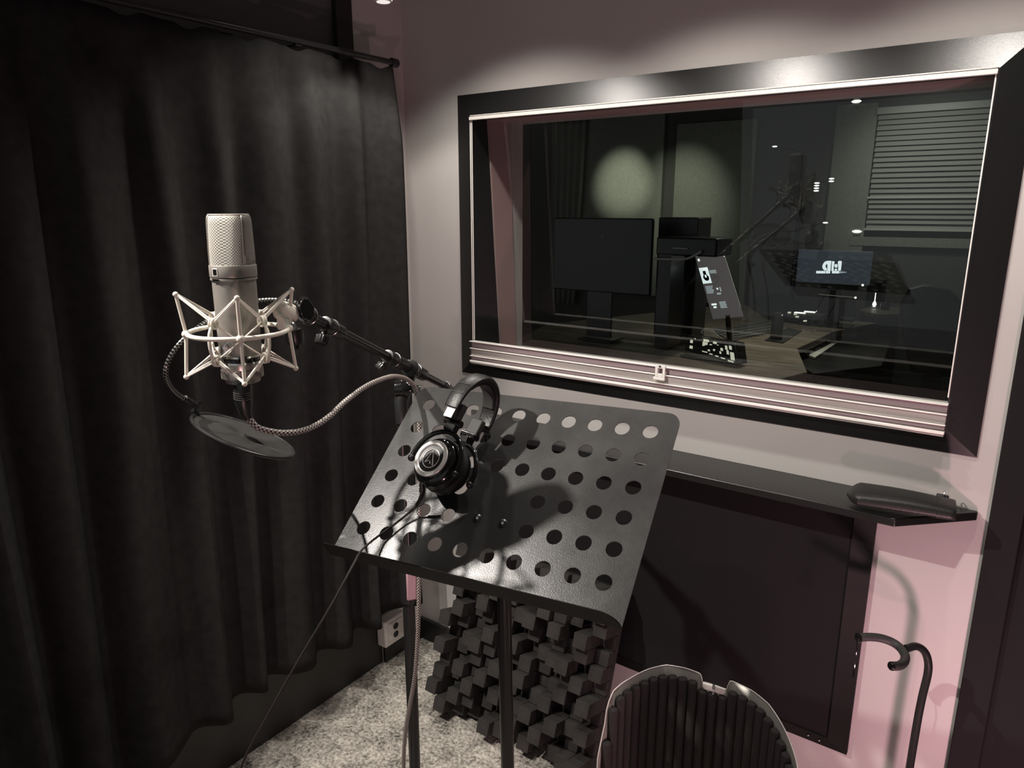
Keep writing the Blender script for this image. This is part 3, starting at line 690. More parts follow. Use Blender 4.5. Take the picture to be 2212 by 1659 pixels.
MB().tube([at_t(432, 866, 1.07), at_t(424, 880, 1.07), at_t(415, 889, 1.072)], .0030, 8).build('wing_bolt', M['gloss_plastic'], pf)
MB().tube([at_t(418, 884, 1.07), at_t(430, 896, 1.08)], .0028, 8).build('stem', M['black_plastic'], pf)
# clamp on the boom tip
cp = on_boom(650)
MB().prism([cp+(bd*p+ZZ*q) for p, q in ((-.012, .004), (-.004, .020), (.012, .026), (.030, .018), (.030, .004), (.014, -.010), (-.008, -.010))], tc_*.016+RGT*.004).build('clamp', M['gloss_plastic'], pf, bevel=.003)

# ================================================================== MICROPHONE CABLE
cpts = [at_t(*p) for p in ((527, 872, .952), (531, 890, .955), (541, 908, .96), (556, 923, .965), (580, 931, .975), (612, 935, .99), (645, 932, 1.01), (680, 920, 1.04), (712, 899, 1.07), (745, 868, 1.11), (785, 838, 1.16),
        (820, 821, 1.21), (852, 813, 1.27), (880, 820, 1.32), (896, 838, 1.345), (904, 870, 1.36), (906, 915, 1.36), (906, 1000, 1.36), (906, 1100, 1.37), (905, 1200, 1.385), (905, 1290, 1.40), (902, 1380, 1.43), (896, 1460, 1.46), (884, 1530, 1.49), (876, 1580, 1.53), (872, 1640, 1.57), (872, 1720, 1.62))]
cable = MB().tube(smooth_path(cpts, 10), .0042, 14, urep=9, vrep=330).build('microphone_cable', M['braid'])
tag(cable, 'braided cable looping from the microphone down the boom stand', 'cable')
MB().tube([at_t(524, 832, .947), at_t(525, 845, .947), at_t(527, 872, .952), at_t(531, 892, .956), at_t(537, 904, .959)], [.0115, .0115, .0108, .0078, .0055], 20).build('connector', M['black_plastic'], cable)
for k in range(4):
    MB().torus(at_t(524.5+k*.3, 846+k*4.5, .947), at_t(527, 872, .952)-at_t(525, 845, .947), .0115, .0006, 28, 6).build('connector_rib', M['rubber'], cable)

# ================================================================== HEADPHONES
hp = thing('headphones', dk(.1, .1, .05), 'black closed studio headphones resting on the music stand', 'headphones')
ha = (EN*.95+EYd*.20-EX*.10).normalized()
hb = (-EYd*.95+EN*.22+EX*.18); hb = (hb-ha*hb.dot(ha)).normalized(); hc = ha.cross(hb)
d_ = ray(956, 1008); hh = .043
hcen = CAM + d_*(((DO+EN*hh-CAM).dot(EN))/d_.dot(EN))
def H(x, y, z): return hcen+ha*(x*.74)+hb*y+hc*z
KC = .87
def HL(c, d, prof, n=32, closed=False, cap=True): return MB().lathe(c, d, [(r*KC, h) for r, h in prof], n, closed, cap)
def cup(sg):
    # axis outwards along sg*ha
    A = ha*sg
    e = hp
    HL(hcen+A*.002, A, [(.030, -.002), (.040, -.0015), (.0455, .001), (.0475, .005), (.0465, .010), (.041, .0135), (.030, .014)], 40, cap=True).build('ear_pad', M['leather'], e)
    HL(hcen+A*.0135, A, [(.036, 0), (.0465, .0005), (.047, .003), (.0455, .0065), (.0425, .0105), (.0385, .0135), (.0365, .014), (.0360, .0165), (.030, .0185), (.0, .0185)], 48).build('ear_cup', M['gloss_plastic'], e); ec = bpy.data.objects[-1] if 0 else LAST[0]
    HL(hcen+A*.0325, A, [(.0335, -.001), (.0345, .0006), (.0335, .0022), (.0270, .0028), (.0255, .0012), (.0255, -.001)], 48, closed=True).build('cup_ring', M['ring_silver'], ec)
    HL(hcen+A*.0325, A, [(.0255, -.0005), (.0255, .0003), (.0160, -.0002), (.0, -.0004)], 40).build('cup_badge', M['black_plastic'], ec)
    # emblem: slanted strokes inside a thin ring
    em = MB(); c = hcen+A*.0332
    em.tube([c+(hb*math.cos(2*PI*k/32)+hc*sg*math.sin(2*PI*k/32))*.0150 for k in range(32)], .00055, 6, closed=True)
    for (p0, p1) in (((-.0075, .0068), (.0098, -.0022)), ((-.0032, .0004), (-.0068, .0022)), ((.0098, -.0022), (-.0065, -.0060)), ((-.0065, -.0060), (-.0028, -.0016))):
        em.tube([c+(hb*p0[0]+hc*(-sg)*p0[1])*1.3, c+(hb*p1[0]+hc*(-sg)*p1[1])*1.3], .0007, 6)
    em.build('cup_emblem', M['ring_silver'], ec)
    # yoke, hinge, slider
    yk = [H(sg*.030, .050*math.cos(t), .0470*math.sin(t)) for t in [math.radians(k) for k in range(-100, 101, 10)]]
    MB().tube(yk, .0040, 10).build('yoke', M['gloss_plastic'], e); yo = LAST[0]
    for s_ in (-1, 1): MB().ball(H(sg*.030, -.008, .0465*s_), .0058, 12).build('pivot', M['black_plastic'], yo)
    MB().box((-.006, -.007, -.011), (.006, .006, .011), Matrix.Translation(H(sg*.032, .058, 0)) @ HM).build('yoke_block', M['gloss_plastic'], e, bevel=.002)
    MB().cyl(H(sg*.034, .0665, -.016), H(sg*.034, .0665, .016), .0058, 18).build('hinge', M['gloss_plastic'], e)
    MB().box((-.0055, -.013, -.012), (.0055, .014, .012), Matrix.Translation(H(sg*.039, .083, 0)) @ HM).build('slider_block', M['rubber'], e, bevel=.002); sb = LAST[0]
    MB().box((-.0008, -.015, -.0085), (.0008, .012, .0085), Matrix.Translation(H(sg*.0600, .082, 0)) @ HM).build('slider', M['ring_silver'], sb, bevel=.0006)
    MB().cyl(H(sg*.0500, .0665, .004), H(sg*.0500, .080, .004), .0042, 14).build('hinge_pin', M['gloss_plastic'], sb)
HM = Matrix(((ha.x, hb.x, hc.x, 0), (ha.y, hb.y, hc.y, 0), (ha.z, hb.z, hc.z, 0), (0, 0, 0, 1)))
cup(1); cup(-1)
arc = [(math.radians(t)) for t in range(-8, 189, 7)]
def bandp(t, r): return (r*1.10*math.cos(t), .092+r*1.06*math.sin(t))
ring = []
for t in arc:
    w_ = .0145+.003*math.sin(t)
    r_in, r_out = .0535, .0535+.0085+.004*max(0, math.sin(t))
    c2 = []
    for dr_, dz in ((0, -.8), (.35, -1), (.75, -.96), (1, -.6), (1.04, 0), (1, .6), (.75, .96), (.35, 1), (0, .8), (-.06, 0)):
        x, y = bandp(t, r_in+(r_out-r_in)*dr_)
        c2.append(H(x, y, dz*w_))
    ring.append(c2)
mb = MB(); mb.rings(ring); hband = mb.build('headband', M['leather'], hp, bevel=.001)
for tt in (14, 30, 150, 166):
    t = math.radians(tt); mb = MB()
    mb.tube([H(*bandp(t, .0535+.0092+.004*math.sin(t)), z) for z in (-.011, -.004, .004, .011)], .0006, 6); mb.build('stitch', M['rubber'], hband)
ring = []
for t in [math.radians(k) for k in range(35, 146, 5)]:
    ring.append([H(*bandp(t, .0525-.003*q), z) for q, z in ((0, -.012), (0, .012), (1, .010), (1, -.010))])
mb = MB(); mb.rings(ring, smooth=False); mb.build('band_pad', M['rubber'], hp)

# headphone lead
jk = H(.040, -.047, -.004)
lead = [jk, at_t(905, 1085, 1.035), at_t(893, 1108, 1.04)]
dl = lambda u, v, h: CAM + ray(u, v)*(((DO+EN*h-CAM).dot(EN))/ray(u, v).dot(EN))
lead = [H(.037, -.040, -.002), dl(912, 1068, .045), dl(900, 1092, .024), dl(878, 1112, .014), dl(845, 1138, .012), dl(808, 1165, .018), dl(780, 1190, .042), at_t(762, 1222, .96), at_t(720, 1300, .93), at_t(640, 1435, .93), at_t(575, 1552, .95), at_t(530, 1635, .98), at_t(500, 1720, 1.0)]
lo = tag(MB().tube(smooth_path(lead, 10), .0017, 8).build('headphone_lead', M['foam']), 'thin black headphone lead trailing off the music stand to the lower left', 'cable')
MB().tube(smooth_path(lead[:3], 6), [.0044]*5+[.0036]*4+[.0028]*4, 12).build('strain_relief', M['black_plastic'], lo)
MB().cyl(lead[0]*.55+lead[1]*.45, lead[0]*.25+lead[1]*.75, .0046, 14).build('ferrule', M['chrome'], lo)

# ================================================================== ISOLATION SHIELD
SK = V((-.40822, 1.17667)); SR = .2001
iso = thing('isolation_shield', (SK.x, SK.y, 0), 'curved microphone isolation shield with ribbed foam beside the diffuser', 'isolation shield')
topz = [(184, .46), (176, .53), (174.6, .560), (172, .5795), (168, .5955), (160, .6025), (154, .606), (141, .6165), (129, .6222), (117, .6155), (109, .6085), (107.6, .606), (106.6, .5985), (106, .588), (91, .586), (90.4, .597), (89.4, .609), (88, .6112), (75, .6112), (63, .606), (51, .5885), (40, .5703), (31, .5555), (24, .535), (18, .505), (14, .46)]
topz = topz[::-1]
def tz(a):
    for (a0_, z0_), (a1_, z1_) in zip(topz, topz[1:]):
        if a0_ <= a <= a1_: return z0_+(z1_-z0_)*(a-a0_)/(a1_-a0_)
    return topz[0][1] if a < topz[0][0] else topz[-1][1]
def sp(a, r, z): a = math.radians(a); return V((SK.x+r*math.cos(a), SK.y+r*math.sin(a), z))
angs = sorted(set([14+170*k/110 for k in range(111)]+[q[0] for q in topz]))
ZB = .29
mb = MB(); g = []
for a in angs: g.append([mb.bm.verts.new(sp(a, SR, z)) for z in (ZB, ZB+.1, tz(a))])
for i in range(len(g)-1):
    for j in range(2): mb.face([g[i][j], g[i+1][j], g[i+1][j+1], g[i][j+1]], True)
mb.build('shell', M['brace'], iso, solid=.0022)
mb = MB(); mb.tube([sp(angs[0], SR-.0005, ZB)]+[sp(a, SR-.0005, tz(a)) for a in angs]+[sp(angs[-1], SR-.0005, ZB)], .0011, 6); mb.build('rim', M['white_plastic'], iso)
# ribbed foam lining: every rib a rounded vertical bar with its own rounded top
NRB = 25; rib0 = None
for k in range(NRB):
    a = 18+(162/NRB)*(k+.5)
    if 0: pass
    hw = math.radians(162/NRB)*(SR-.014)/2*1.02
    zt = min(tz(a-1.5), tz(a+1.5), tz(a)) - .019 - (.0 if 20 < a < 178 else .02)
    if 89.5 < a < 108: zt = .572
    c = sp(a, SR-.003, 0); c.z = 0; inn = (V((SK.x, SK.y, 0))-c).normalized(); tn = ZZ.cross(inn)
    prof_ = [(-hw, 0)]+[(-hw*math.cos(PI*q/8), .005+.010*math.sin(PI*q/8)) for q in range(9)]+[(hw, 0)]
    rings = []
    for z, s_ in ((ZB+.004, 1), (zt-.006, 1), (zt-.002, .8), (zt, .35)):
        rings.append([c+tn*p*s_+inn*q*(.55+.45*s_)+ZZ*z for p, q in prof_])
    mb = MB(); mb.rings(rings); mb.build('foam_rib', M['foam'], iso)
ca = 98.5; nb = sp(ca, SR-.006, .586); inn = (V((SK.x, SK.y, .586))-nb); inn.z = 0; inn.normalize(); tn = ZZ.cross(inn)
MB().prism([nb+tn*p+ZZ*q for p, q in ((-.0245, .004), (.0245, .004), (.0245, -.004), (.020, -.0105), (-.020, -.0105), (-.0245, -.004))], inn*.003).build('notch_bracket', M['clear_edge'], iso, bevel=.0008)
MB().cyl(nb+inn*.006-ZZ*.001, nb+inn*.006+ZZ*.010, .0028, 10).build('bolt', M['steel'], iso); MB().ball(nb+inn*.006-ZZ*.0125, .0034, 10).build('bolt', M['chrome'], iso)
MB().cyl((SK.x, SK.y+SR+.014, .02), (SK.x, SK.y+SR+.014, .55), .011, 18).build('post', M['black_metal'], iso)
MB().lathe((SK.x, SK.y+SR+.014, 0), ZZ, [(0, .001), (.11, .001), (.115, .008), (.03, .02), (0, .02)], 32).build('base', M['black_metal'], iso)

# ================================================================== INSTRUMENT HANGER STAND
hg = thing('hanger_stand', at_z(1950, 1700, 0)*1, 'black tubular instrument stand with padded yoke by the pink lit wall', 'instrument stand')
HT = 1.60
P = [at_t(1960, 1659, HT+.10), at_t(1978, 1570, HT+.06), at_t(2002, 1462, HT+.01)]
base_xy = at_t(1962, 1650, HT+.10)
pz = smooth_path([V((at_t(1990, 1515, HT+.03).x-.004, at_t(1990, 1515, HT+.03).y, 0.01)), V((at_t(1990, 1515, HT+.03).x-.002, at_t(1990, 1515, HT+.03).y, .4)), at_t(1990, 1515, HT+.03), at_t(2004, 1455, HT), at_t(2004, 1425, HT-.01), at_t(1995, 1405, HT-.015), at_t(1978, 1396, HT-.02), at_t(1957, 1401, HT-.025)], 10)
MB().tube(pz, .0085, 16).build('pole', M['black_metal'], hg)
yk = smooth_path([at_t(1853, 1378, HT+.00), at_t(1874, 1376, HT), at_t(1900, 1378, HT), at_t(1925, 1386, HT-.005), at_t(1944, 1399, HT-.02), at_t(1955, 1416, HT-.05), at_t(1953, 1430, HT-.08), at_t(1942, 1438, HT-.10), at_t(1926, 1439, HT-.11)], 8)
MB().tube(yk, .0092, 16).build('padded_yoke', M['rubber'], hg)
MB().lathe(at_t(1854, 1378, HT), at_t(1840, 1379, HT)-at_t(1874, 1376, HT), [(.0098, -.004), (.0105, 0), (.0105, .003), (.006, .005), (0, .005)], 18).build('end_cap', M['gloss_plastic'], hg)
MB().lathe(at_t(1926, 1439, HT-.11), at_t(1920, 1440, HT-.114)-at_t(1936, 1439, HT-.105), [(.0085, -.002), (.0092, .001), (.006, .005), (0, .005)], 18).build('end_cap', M['gloss_plastic'], hg)
MB().tube(smooth_path([at_t(1852, 1384, HT), at_t(1850, 1410, HT), at_t(1846, 1440, HT+.01), at_t(1843, 1462, HT+.01)], 5), [.0012]*10+[.002]*6, 8).build('retaining_strap', M['gloss_plastic'], hg)
bx = pz[0]
hg.matrix_basis = hg.matrix_basis
for k in range(3):
    a = math.radians(90+120*k); MB().tube([V((bx.x, bx.y, .12)), V((bx.x+.14*math.cos(a), bx.y+.14*math.sin(a), .05)), V((bx.x+.2*math.cos(a), bx.y+.2*math.sin(a), .01))], .008, 10).build('leg', M['black_metal'], hg)

# ================================================================== CONTROL ROOM FURNITURE
def quad_box(name, p, q, y, th, m, parent=None, label=None, cat=None, group=None, bevel=.004):
    a, b_ = at_y(*p, y), at_y(*q, y)
    o = MB().box((min(a.x, b_.x), y, min(a.z, b_.z)), (max(a.x, b_.x), y+th, max(a.z, b_.z))).build(name, m, parent, bevel=bevel)
    if label: tag(o, label, cat, group)
    return o
yy = CY1-.06
quad_box('acoustic_panel', (1222, 262), (1418, 640), yy, .055, M['panel_green'], None, 'grey green acoustic panel with a round pool of light beyond the glass', 'acoustic panel', 'acoustic panels beyond the glass')
quad_box('acoustic_panel', (1463, 268), (1606, 660), yy, .055, M['panel_green'], None, 'grey green acoustic panel lit along its left edge beyond the glass', 'acoustic panel', 'acoustic panels beyond the glass')
# pale striped curtain by the first panel
ca_, cb_ = at_y(1190, 262, CY1-.16), at_y(1256, 660, CY1-.16)
mb = MB(); mb.grid(lambda u, v: V((ca_.x+(cb_.x-ca_.x)*u*(1-.25*v), CY1-.13+.03*math.sin(u*2*PI*5), ca_.z+(cb_.z-ca_.z)*v)), 60, 6)
tag(mb.build('pleated_drape', M['panel_green'], solid=.003), 'narrow pleated grey drape hanging at the left of the lit panel', 'curtain')
# big monitor seen from behind
yi = 4.05; a, b_ = at_y(1196, 470, yi), at_y(1411, 470, yi); zt = a.z; cxm = (a.x+b_.x)/2; wm = b_.x-a.x
dm = thing('desktop_monitor', (cxm, yi+.05, .78), 'large black desktop monitor seen from behind through the window', 'monitor')
MB().box((a.x, yi, zt-.46), (b_.x, yi+.03, zt)).build('housing', M['black_plastic'], dm, bevel=.008)
MB().box((cxm-.09, yi+.005, .79), (cxm+.09, yi+.02, zt-.44)).build('stand', M['black_plastic'], dm, bevel=.004)
MB().box((cxm-.12, yi-.06, .772), (cxm+.12, yi+.14, .782)).build('foot', M['black_plastic'], dm, bevel=.003)
le = at_y(1302, 512, yi-.001)
MB().lathe(le, (0, -1, 0), [(.0, 0), (.017, 0), (.017, .001), (0, .001)], 24).build('emblem', M['gloss_plastic'], dm)
MB().box((b_.x-.30, yi-.012, .80), (a.x-.02, yi-.008, .80+.001)).bm.free()
# desk: walnut top on dark panels
dk_ = thing('mixing_desk', at_z(1690, 760, 0), 'walnut topped mixing desk beyond the window', 'desk')
DZ = .76
topP = [at_z(*p, DZ) for p in ((1080, 752), (1180, 700), (1600, 655), (1780, 688), (1893, 697), (1800, 716), (1745, 742), (1722, 752), (1744, 803), (1640, 830), (1400, 815))]
MB().prism(topP, (0, 0, -.045)).build('desk_top', M['wood'], dk_, bevel=.004)
pf1 = [at_z(*p, DZ-.045) for p in ((1893, 700), (1800, 719), (1745, 745), (1742, 755))]
e0, e1_ = at_z(1893, 700, DZ-.045), at_z(1800, 719, DZ-.045)
MB().prism([at_z(*p, DZ-.046) for p in ((1180, 712), (1600, 672), (1780, 702), (1700, 745), (1640, 815), (1400, 800), (1150, 770))], (0, 0, -.70)).build('cabinet', M['dark_wall'], dk_)
for f_ in (.25, .5, .75):
    q = topP[1].lerp(topP[2], f_); r_ = topP[10].lerp(topP[9], f_)
    # plank joints as thin dark inlays standing a hair proud of the top
    n_ = (r_-q).normalized(); t_ = ZZ.cross(n_)
    MB().prism([q+t_*.003, q-t_*.003, r_-t_*.003, r_+t_*.003], (0, 0, .0006)).build('joint', M['wood'], dk_)
# keyboard controller on a lower tray
tr0 = [at_z(*p, .66) for p in ((1700, 772), (1805, 722), (1925, 735), (1905, 790), (1758, 806))]
kb = thing('midi_keyboard', tr0[0], 'black keyboard controller with white keys in front of the mixing desk', 'keyboard')
MB().prism(tr0, (0, 0, -.05)).build('case', M['black_plastic'], kb, bevel=.004)
k0, k1, k2_, k3 = [at_z(*p, .665) for p in ((1741, 768), (1799, 734), (1818, 736), (1760, 776))]
for k in range(18):
    f0, f1 = (k+.04)/18, (k+.96)/18
    MB().prism([k0.lerp(k1, f0), k0.lerp(k1, f1), k3.lerp(k2_, f1), k3.lerp(k2_, f0)], (0, 0, .012)).build('white_key', M['key_white'], kb)
for k in range(18):
    if k % 7 in (0, 1, 3, 4, 5):
        f0, f1 = (k+.72)/18, (k+1.25)/18
        if f1 < 1: MB().prism([k0.lerp(k1, f0)-ZZ*.0, k0.lerp(k1, f1), k0.lerp(k1, f1).lerp(k3.lerp(k2_, f1), .35), k0.lerp(k1, f0).lerp(k3.lerp(k2_, f0), .35)], (0, 0, .022)).build('black_key', M['gloss_plastic'], kb)
# control surface
cs = thing('control_surface', at_z(1680, 690, DZ), 'low black control surface with lit buttons on the mixing desk', 'mixer')
csP = [at_z(*p, DZ+.002) for p in ((1608, 655), (1680, 640), (1788, 686), (1758, 704), (1660, 690))]
MB().prism(csP, (0, 0, .04)).build('case', M['black_plastic'], cs, bevel=.004)
rr = random.Random(3)
for r in range(4):
    for c in range(9):
        p = at_z(1640+c*13+r*4, 664+c*3.2+r*6-4, DZ+.043)
        MB().box((p.x-.010, p.y-.012, p.z), (p.x+.010, p.y+.012, p.z+.008)).build('button', M['led_key'] if rr.random() < .18 else M['rubber'], cs)
for p_ in ((1728, 676), (1749, 674), (1776, 673)):
    p = at_z(*p_, DZ+.043); MB().box((p.x-.04, p.y-.018, p.z), (p.x+.04, p.y+.018, p.z+.004)).build('display', M['led_white'], cs)
kc = thing('computer_keyboard', at_z(1560, 720, DZ), 'pale computer keyboard on the mixing desk in front of the bright panel', 'keyboard')
for r in range(5):
    for c in range(14):
        p = at_z(1550+c*8+r*8, 713-c*1.3+r*4.4, DZ+.012)
        MB().box((p.x-.012, p.y-.010, p.z-.008), (p.x+.012, p.y+.010, p.z)).build('key', M['ctrl_wall'], kc)
pts = [at_z(*p, DZ+.003) for p in ((1532, 712), (1660, 693), (1690, 708), (1580, 738))]
MB().prism(pts, (0, 0, .004)).build('tray', M['ctrl_wall'], kc)
# angled device with lit buttons at the window edge
dv = thing('button_console', at_z(1540, 760, DZ), 'black angled console with glowing white buttons by the window', 'console')
A0, A1, A2, A3 = at_y(1484, 725, 3.98), at_y(1588, 742, 3.86), at_y(1594, 788, 3.78), at_y(1478, 757, 3.90)
MB().prism([A0, A1, A2, A3], (.02, .10, -.005)).build('case', M['black_plastic'], dv, bevel=.003); dvc = LAST[0]
nrm = (A1-A0).cross(A3-A0).normalized()
if nrm.y > 0: nrm = -nrm
def onf(u, v): return A0.lerp(A1, u).lerp(A3.lerp(A2, u), v)
def pad(u, v, du, dv_, m=None, rot=0): MB().prism([onf(u-du, v-dv_), onf(u+du, v-dv_), onf(u+du, v+dv_), onf(u-du, v+dv_)], nrm*.004).build('button', m or M['led_key'], dvc)
for u, v, du, dv_ in ((.42, .12, .055, .07), (.60, .16, .036, .06), (.38, .42, .028, .2), (.43, .30, .022, .07), (.52, .36, .024, .08), (.58, .48, .018, .13), (.48, .62, .02, .07), (.66, .30, .02, .06), (.73, .44, .024, .07), (.82, .30, .022, .10),
                      (.90, .26, .024, .09), (.84, .52, .02, .10), (.92, .66, .034, .18), (.70, .62, .016, .06), (.40, .78, .05, .025), (.52, .82, .03, .025), (.63, .85, .03, .025), (.74, .88, .036, .025), (.88, .93, .05, .03)): pad(u, v, du, dv_)
for u, v, du, dv_ in ((.12, .34, .025, .09), (.13, .70, .03, .09), (.19, .12, .008, .03)): pad(u, v, du, dv_, M['led_key'])
lw = smooth_path([onf(.62, .0)+V((0, .05, .012)), at_y(1550, 725, 4.0), at_y(1538, 716, 4.0), at_y(1520, 714, 4.02), at_y(1516, 719, 4.02), at_y(1536, 721, 4.0)], 8)
tag(MB().tube(lw, .004, 8).build('white_lead', M['white_plastic']), 'white lead curling over the glowing button console', 'cable')
# speakers and dark gear by the big monitor
s1 = thing('studio_speaker', at_y(1484, 560, 4.3), 'black studio speaker right of the large monitor', 'speaker')
p, q = at_y(1462, 470, 4.3), at_y(1507, 510, 4.3); MB().box((p.x-.12, 4.3, .79), (q.x, 4.52, p.z)).build('cabinet', M['black_plastic'], s1, bevel=.006)
p = at_y(1470, 520, 4.299); MB().lathe((p.x-.05, 4.299, p.z-.1), (0, -1, 0), [(.065, 0), (.07, .004), (.06, .004), (.02, -.02), (0, -.015)], 28).build('woofer', M['rubber'], s1)
MB().lathe((p.x-.05, 4.299, p.z+.03), (0, -1, 0), [(.025, 0), (.03, .003), (.022, .003), (.0, .001)], 24).build('tweeter', M['rubber'], s1)
lt_ = thing('outboard_unit', at_y(1482, 560, 4.0), 'dark box unit with a pale curved front edge under the speaker', 'audio unit')
p, q = at_y(1418, 512, 4.0), at_y(1547, 556, 4.0); MB().box((p.x, 4.0, q.z), (q.x, 4.26, p.z)).build('case', M['black_plastic'], lt_, bevel=.01)
MB().box((p.x+.02, 4.0, .78), (p.x+.10, 4.2, q.z+.005)).build('support', M['black_plastic'], lt_); 
MB().tube(smooth_path([at_y(1412, 559, 3.98), at_y(1450, 560, 3.98), at_y(1482, 559, 3.98), at_y(1500, 552, 3.98), at_y(1515, 543, 3.98)], 6), .007, 8).build('front_edge', M['blind'], lt_)
MB().box((0, 0, 0), (.09, .004, .006), Matrix.Translation(at_y(1453, 537, 3.985))).build('label_bar', M['blind'], lt_)
# laptop screen reflection with a bright page, modelled as a tilted slab
ts = thing('reflected_screen', at_z(1560, 720, DZ), 'reflected laptop screen with a pale product page modelled above the mixing desk', 'screen')
T0, T1, T2 = at_y(1501.7, 553.5, 4.3), at_y(1563, 546.7, 4.36), at_y(1600, 663, 4.12); bx_ = T2-T1
sx = T1-T0; sn = sx.cross(bx_).normalized()
if sn.y > 0: sn = -sn
def scr(a_, b2): return T0+sx*a_+bx_*b2
MB().prism([scr(0, 0), scr(1, 0), scr(1, 1.15), scr(0, 1.15)], -sn*.010).build('display', M['page'], ts); disp = LAST[0]
def sq(nm, a0_, b0_, a1_, b1_, m, h=.0015): MB().prism([scr(a0_, b0_), scr(a1_, b0_), scr(a1_, b1_), scr(a0_, b1_)], sn*h).build(nm, m, disp)
sq('card', 0, .235, .305, .53, M['glyph'])
def spoly(nm, pts, m, h): MB().prism([scr(*p) for p in pts], sn*h).build(nm, m, disp)
spoly('card_picture', [(.10, .30), (.20, .30), (.20, .36), (.26, .42), (.24, .47), (.17, .49), (.10, .47), (.06, .42), (.10, .37)], M['gloss_plastic'], .0022)
sq('card_detail', .13, .375, .19, .425, M['glyph'], .003)
for k in range(3): sq('text_line', .33, .30+.022*k, .56, .312+.022*k, M['glyph_dim'])
for k in range(6): sq('text_line', .05-.01*(k % 2), .58+.024*k, .30-.02*(k % 3), .594+.024*k, M['glyph_dim'])
for k in range(5): sq('text_line', .35, .88+.024*k, .57-.015*(k % 2), .894+.024*k, M['glyph_dim'])
sq('thumbnail', .40, .63, .45, .66, M['glyph']); sq('thumbnail', .50, .62, .54, .70, M['glyph_dim']); sq('thumbnail', .36, .72, .50, .75, M['glyph_dim']); sq('thumbnail', .08, .90, .25, .93, M['glyph']); sq('thumbnail', .12, .95, .22, .98, M['glyph'])
for k in range(7): sq('text_line', .02+.14*k, .0, .10+.14*k, .012, M['glyph_dim'])
sq('icon', .05, .06, .12, .105, M['glyph']); sq('icon', .97, .02, 1.0, .07, M['glyph'])
MB().tube([scr(1, .02), scr(1, 1.0)], .0018, 6).build('edge', M['blind'], ts)
MB().tube([scr(.5, 1.12), V((scr(.5, 1.12).x, scr(.5, 1.12).y+.1, DZ+.012))], .015, 12).build('stand', M['black_plastic'], ts)  # added stand under the reflected screen
# reflection of a display with mirrored logo, modelled as a solid screen
wd_ = thing('reflected_display', at_y(1803, 610, 5.6), 'reflected navy display with a white mirrored logo modelled beyond the window', 'monitor')
yd = 5.6; wdp = quad_box('panel', (1726, 539), (1876, 617), yd, .04, M['screen'], wd_, bevel=.002)
s2 = at_y(1803, 617, yd); MB().box((s2.x-.05, yd+.01, DZ), (s2.x+.05, yd+.035, s2.z+.01)).build('stand', M['black_plastic'], wd_); MB().box((s2.x-.14, yd-.08, DZ-.004), (s2.x+.14, yd+.12, DZ+.01)).build('foot', M['black_plastic'], wd_)  # added stand and foot under the reflected display
def gl(nm, pts, m): MB().prism([at_y(1700+p/11.06, 520+q/11.06, yd) for p, q in pts], (0, -.003, 0)).build(nm, m, wdp)
gl('logo_letter', [(1060, 480), (960, 480), (905, 500), (865, 550), (845, 610), (855, 665), (885, 700), (930, 718), (952, 700), (950, 665), (920, 620), (925, 580), (960, 555), (1052, 560)], M['glyph'])
gl('logo_letter', [(1052, 556), (965, 552), (968, 640), (960, 720), (1040, 720), (1045, 650)], M['glyph'])
gl('logo_letter', [(1075, 490), (1135, 490), (1128, 600), (1112, 640), (1118, 720), (1062, 720), (1070, 620)], M['glyph'])
gl('logo_letter', [(1150, 560), (1200, 560), (1208, 580), (1203, 640), (1145, 640), (1142, 580)], M['glyph']); gl('logo_letter', [(1150, 668), (1190, 668), (1198, 690), (1190, 716), (1142, 716), (1138, 690)], M['glyph'])
gl('logo_letter', [(1235, 482), (1295, 482), (1310, 500), (1296, 640), (1284, 714), (1222, 714), (1228, 640), (1216, 510)], M['glyph'])
for k, (p0, p1) in enumerate(((700, 745), (750, 785), (790, 830), (835, 870), (875, 915), (930, 985), (992, 1030), (1078, 1120), (1125, 1165), (1170, 1245))):
    gl('logo_caption', [(p0, 722), (p1, 720), (p1, 780), (p0, 780)], M['glyph'])
gl('logo_caption', [(1250, 728), (1330, 735), (1425, 748), (1425, 760), (1330, 772), (1250, 780)], M['glyph_dim'])
lp_ = at_y(1863.5, 616, yd-.003); MB().ball(lp_, .008, 8).build('reflected_power_light', M['led_white'], wd_)
# side cabinet with small things
sc = thing('side_cabinet', at_z(1910, 700, 0), 'low wooden topped rack cabinet beside the chair beyond the window', 'cabinet')
cP = [at_z(*p, .80) for p in ((1857, 670), (1876, 662), (1945, 664), (1945, 678), (1897, 679))]
MB().prism(cP, (0, 0, -.03)).build('top', M['wood'], sc, bevel=.003)
MB().prism([p-ZZ*.031 for p in cP], (0, 0, -.74)).build('body', M['dark_wall'], sc)
fa, fb = at_z(1899, 681, .77), at_z(1945, 680, .77)
for u, du, dz in ((.18, .16, .05), (.75, .06, .045), (.1, .03, .09)):
    p = fa.lerp(fb, u); MB().box((p.x-du*.4, p.y-.012, p.z-dz-.012), (p.x+du*.4, p.y-.002, p.z-dz)).build('indicator', M['led_white'], sc)
p0 = fa.lerp(fb, .05); p1 = fb; MB().box((p0.x, p0.y-.01, p0.z-.22), (p1.x, p0.y-.001, p0.z-.11)).build('rack_unit', M['blind'], sc)
p = at_z(1911, 669, .80); tag(MB().lathe(p, ZZ, [(0, .001), (.03, .001), (.034, .02), (.034, .05), (.026, .062), (0, .064)], 20).build('small_speaker', M['gloss_plastic']), 'small round black gadget on the rack cabinet', 'speaker')
p = at_z(1888, 664, .80); gl_ = thing('candle_lamp', p, 'tiny glowing lamp on a clear stem on the rack cabinet', 'lamp')
MB().lathe(p, ZZ, [(0, .001), (.05, .001), (.05, .008), (0, .009)], 18).build('base', M['steel'], gl_)
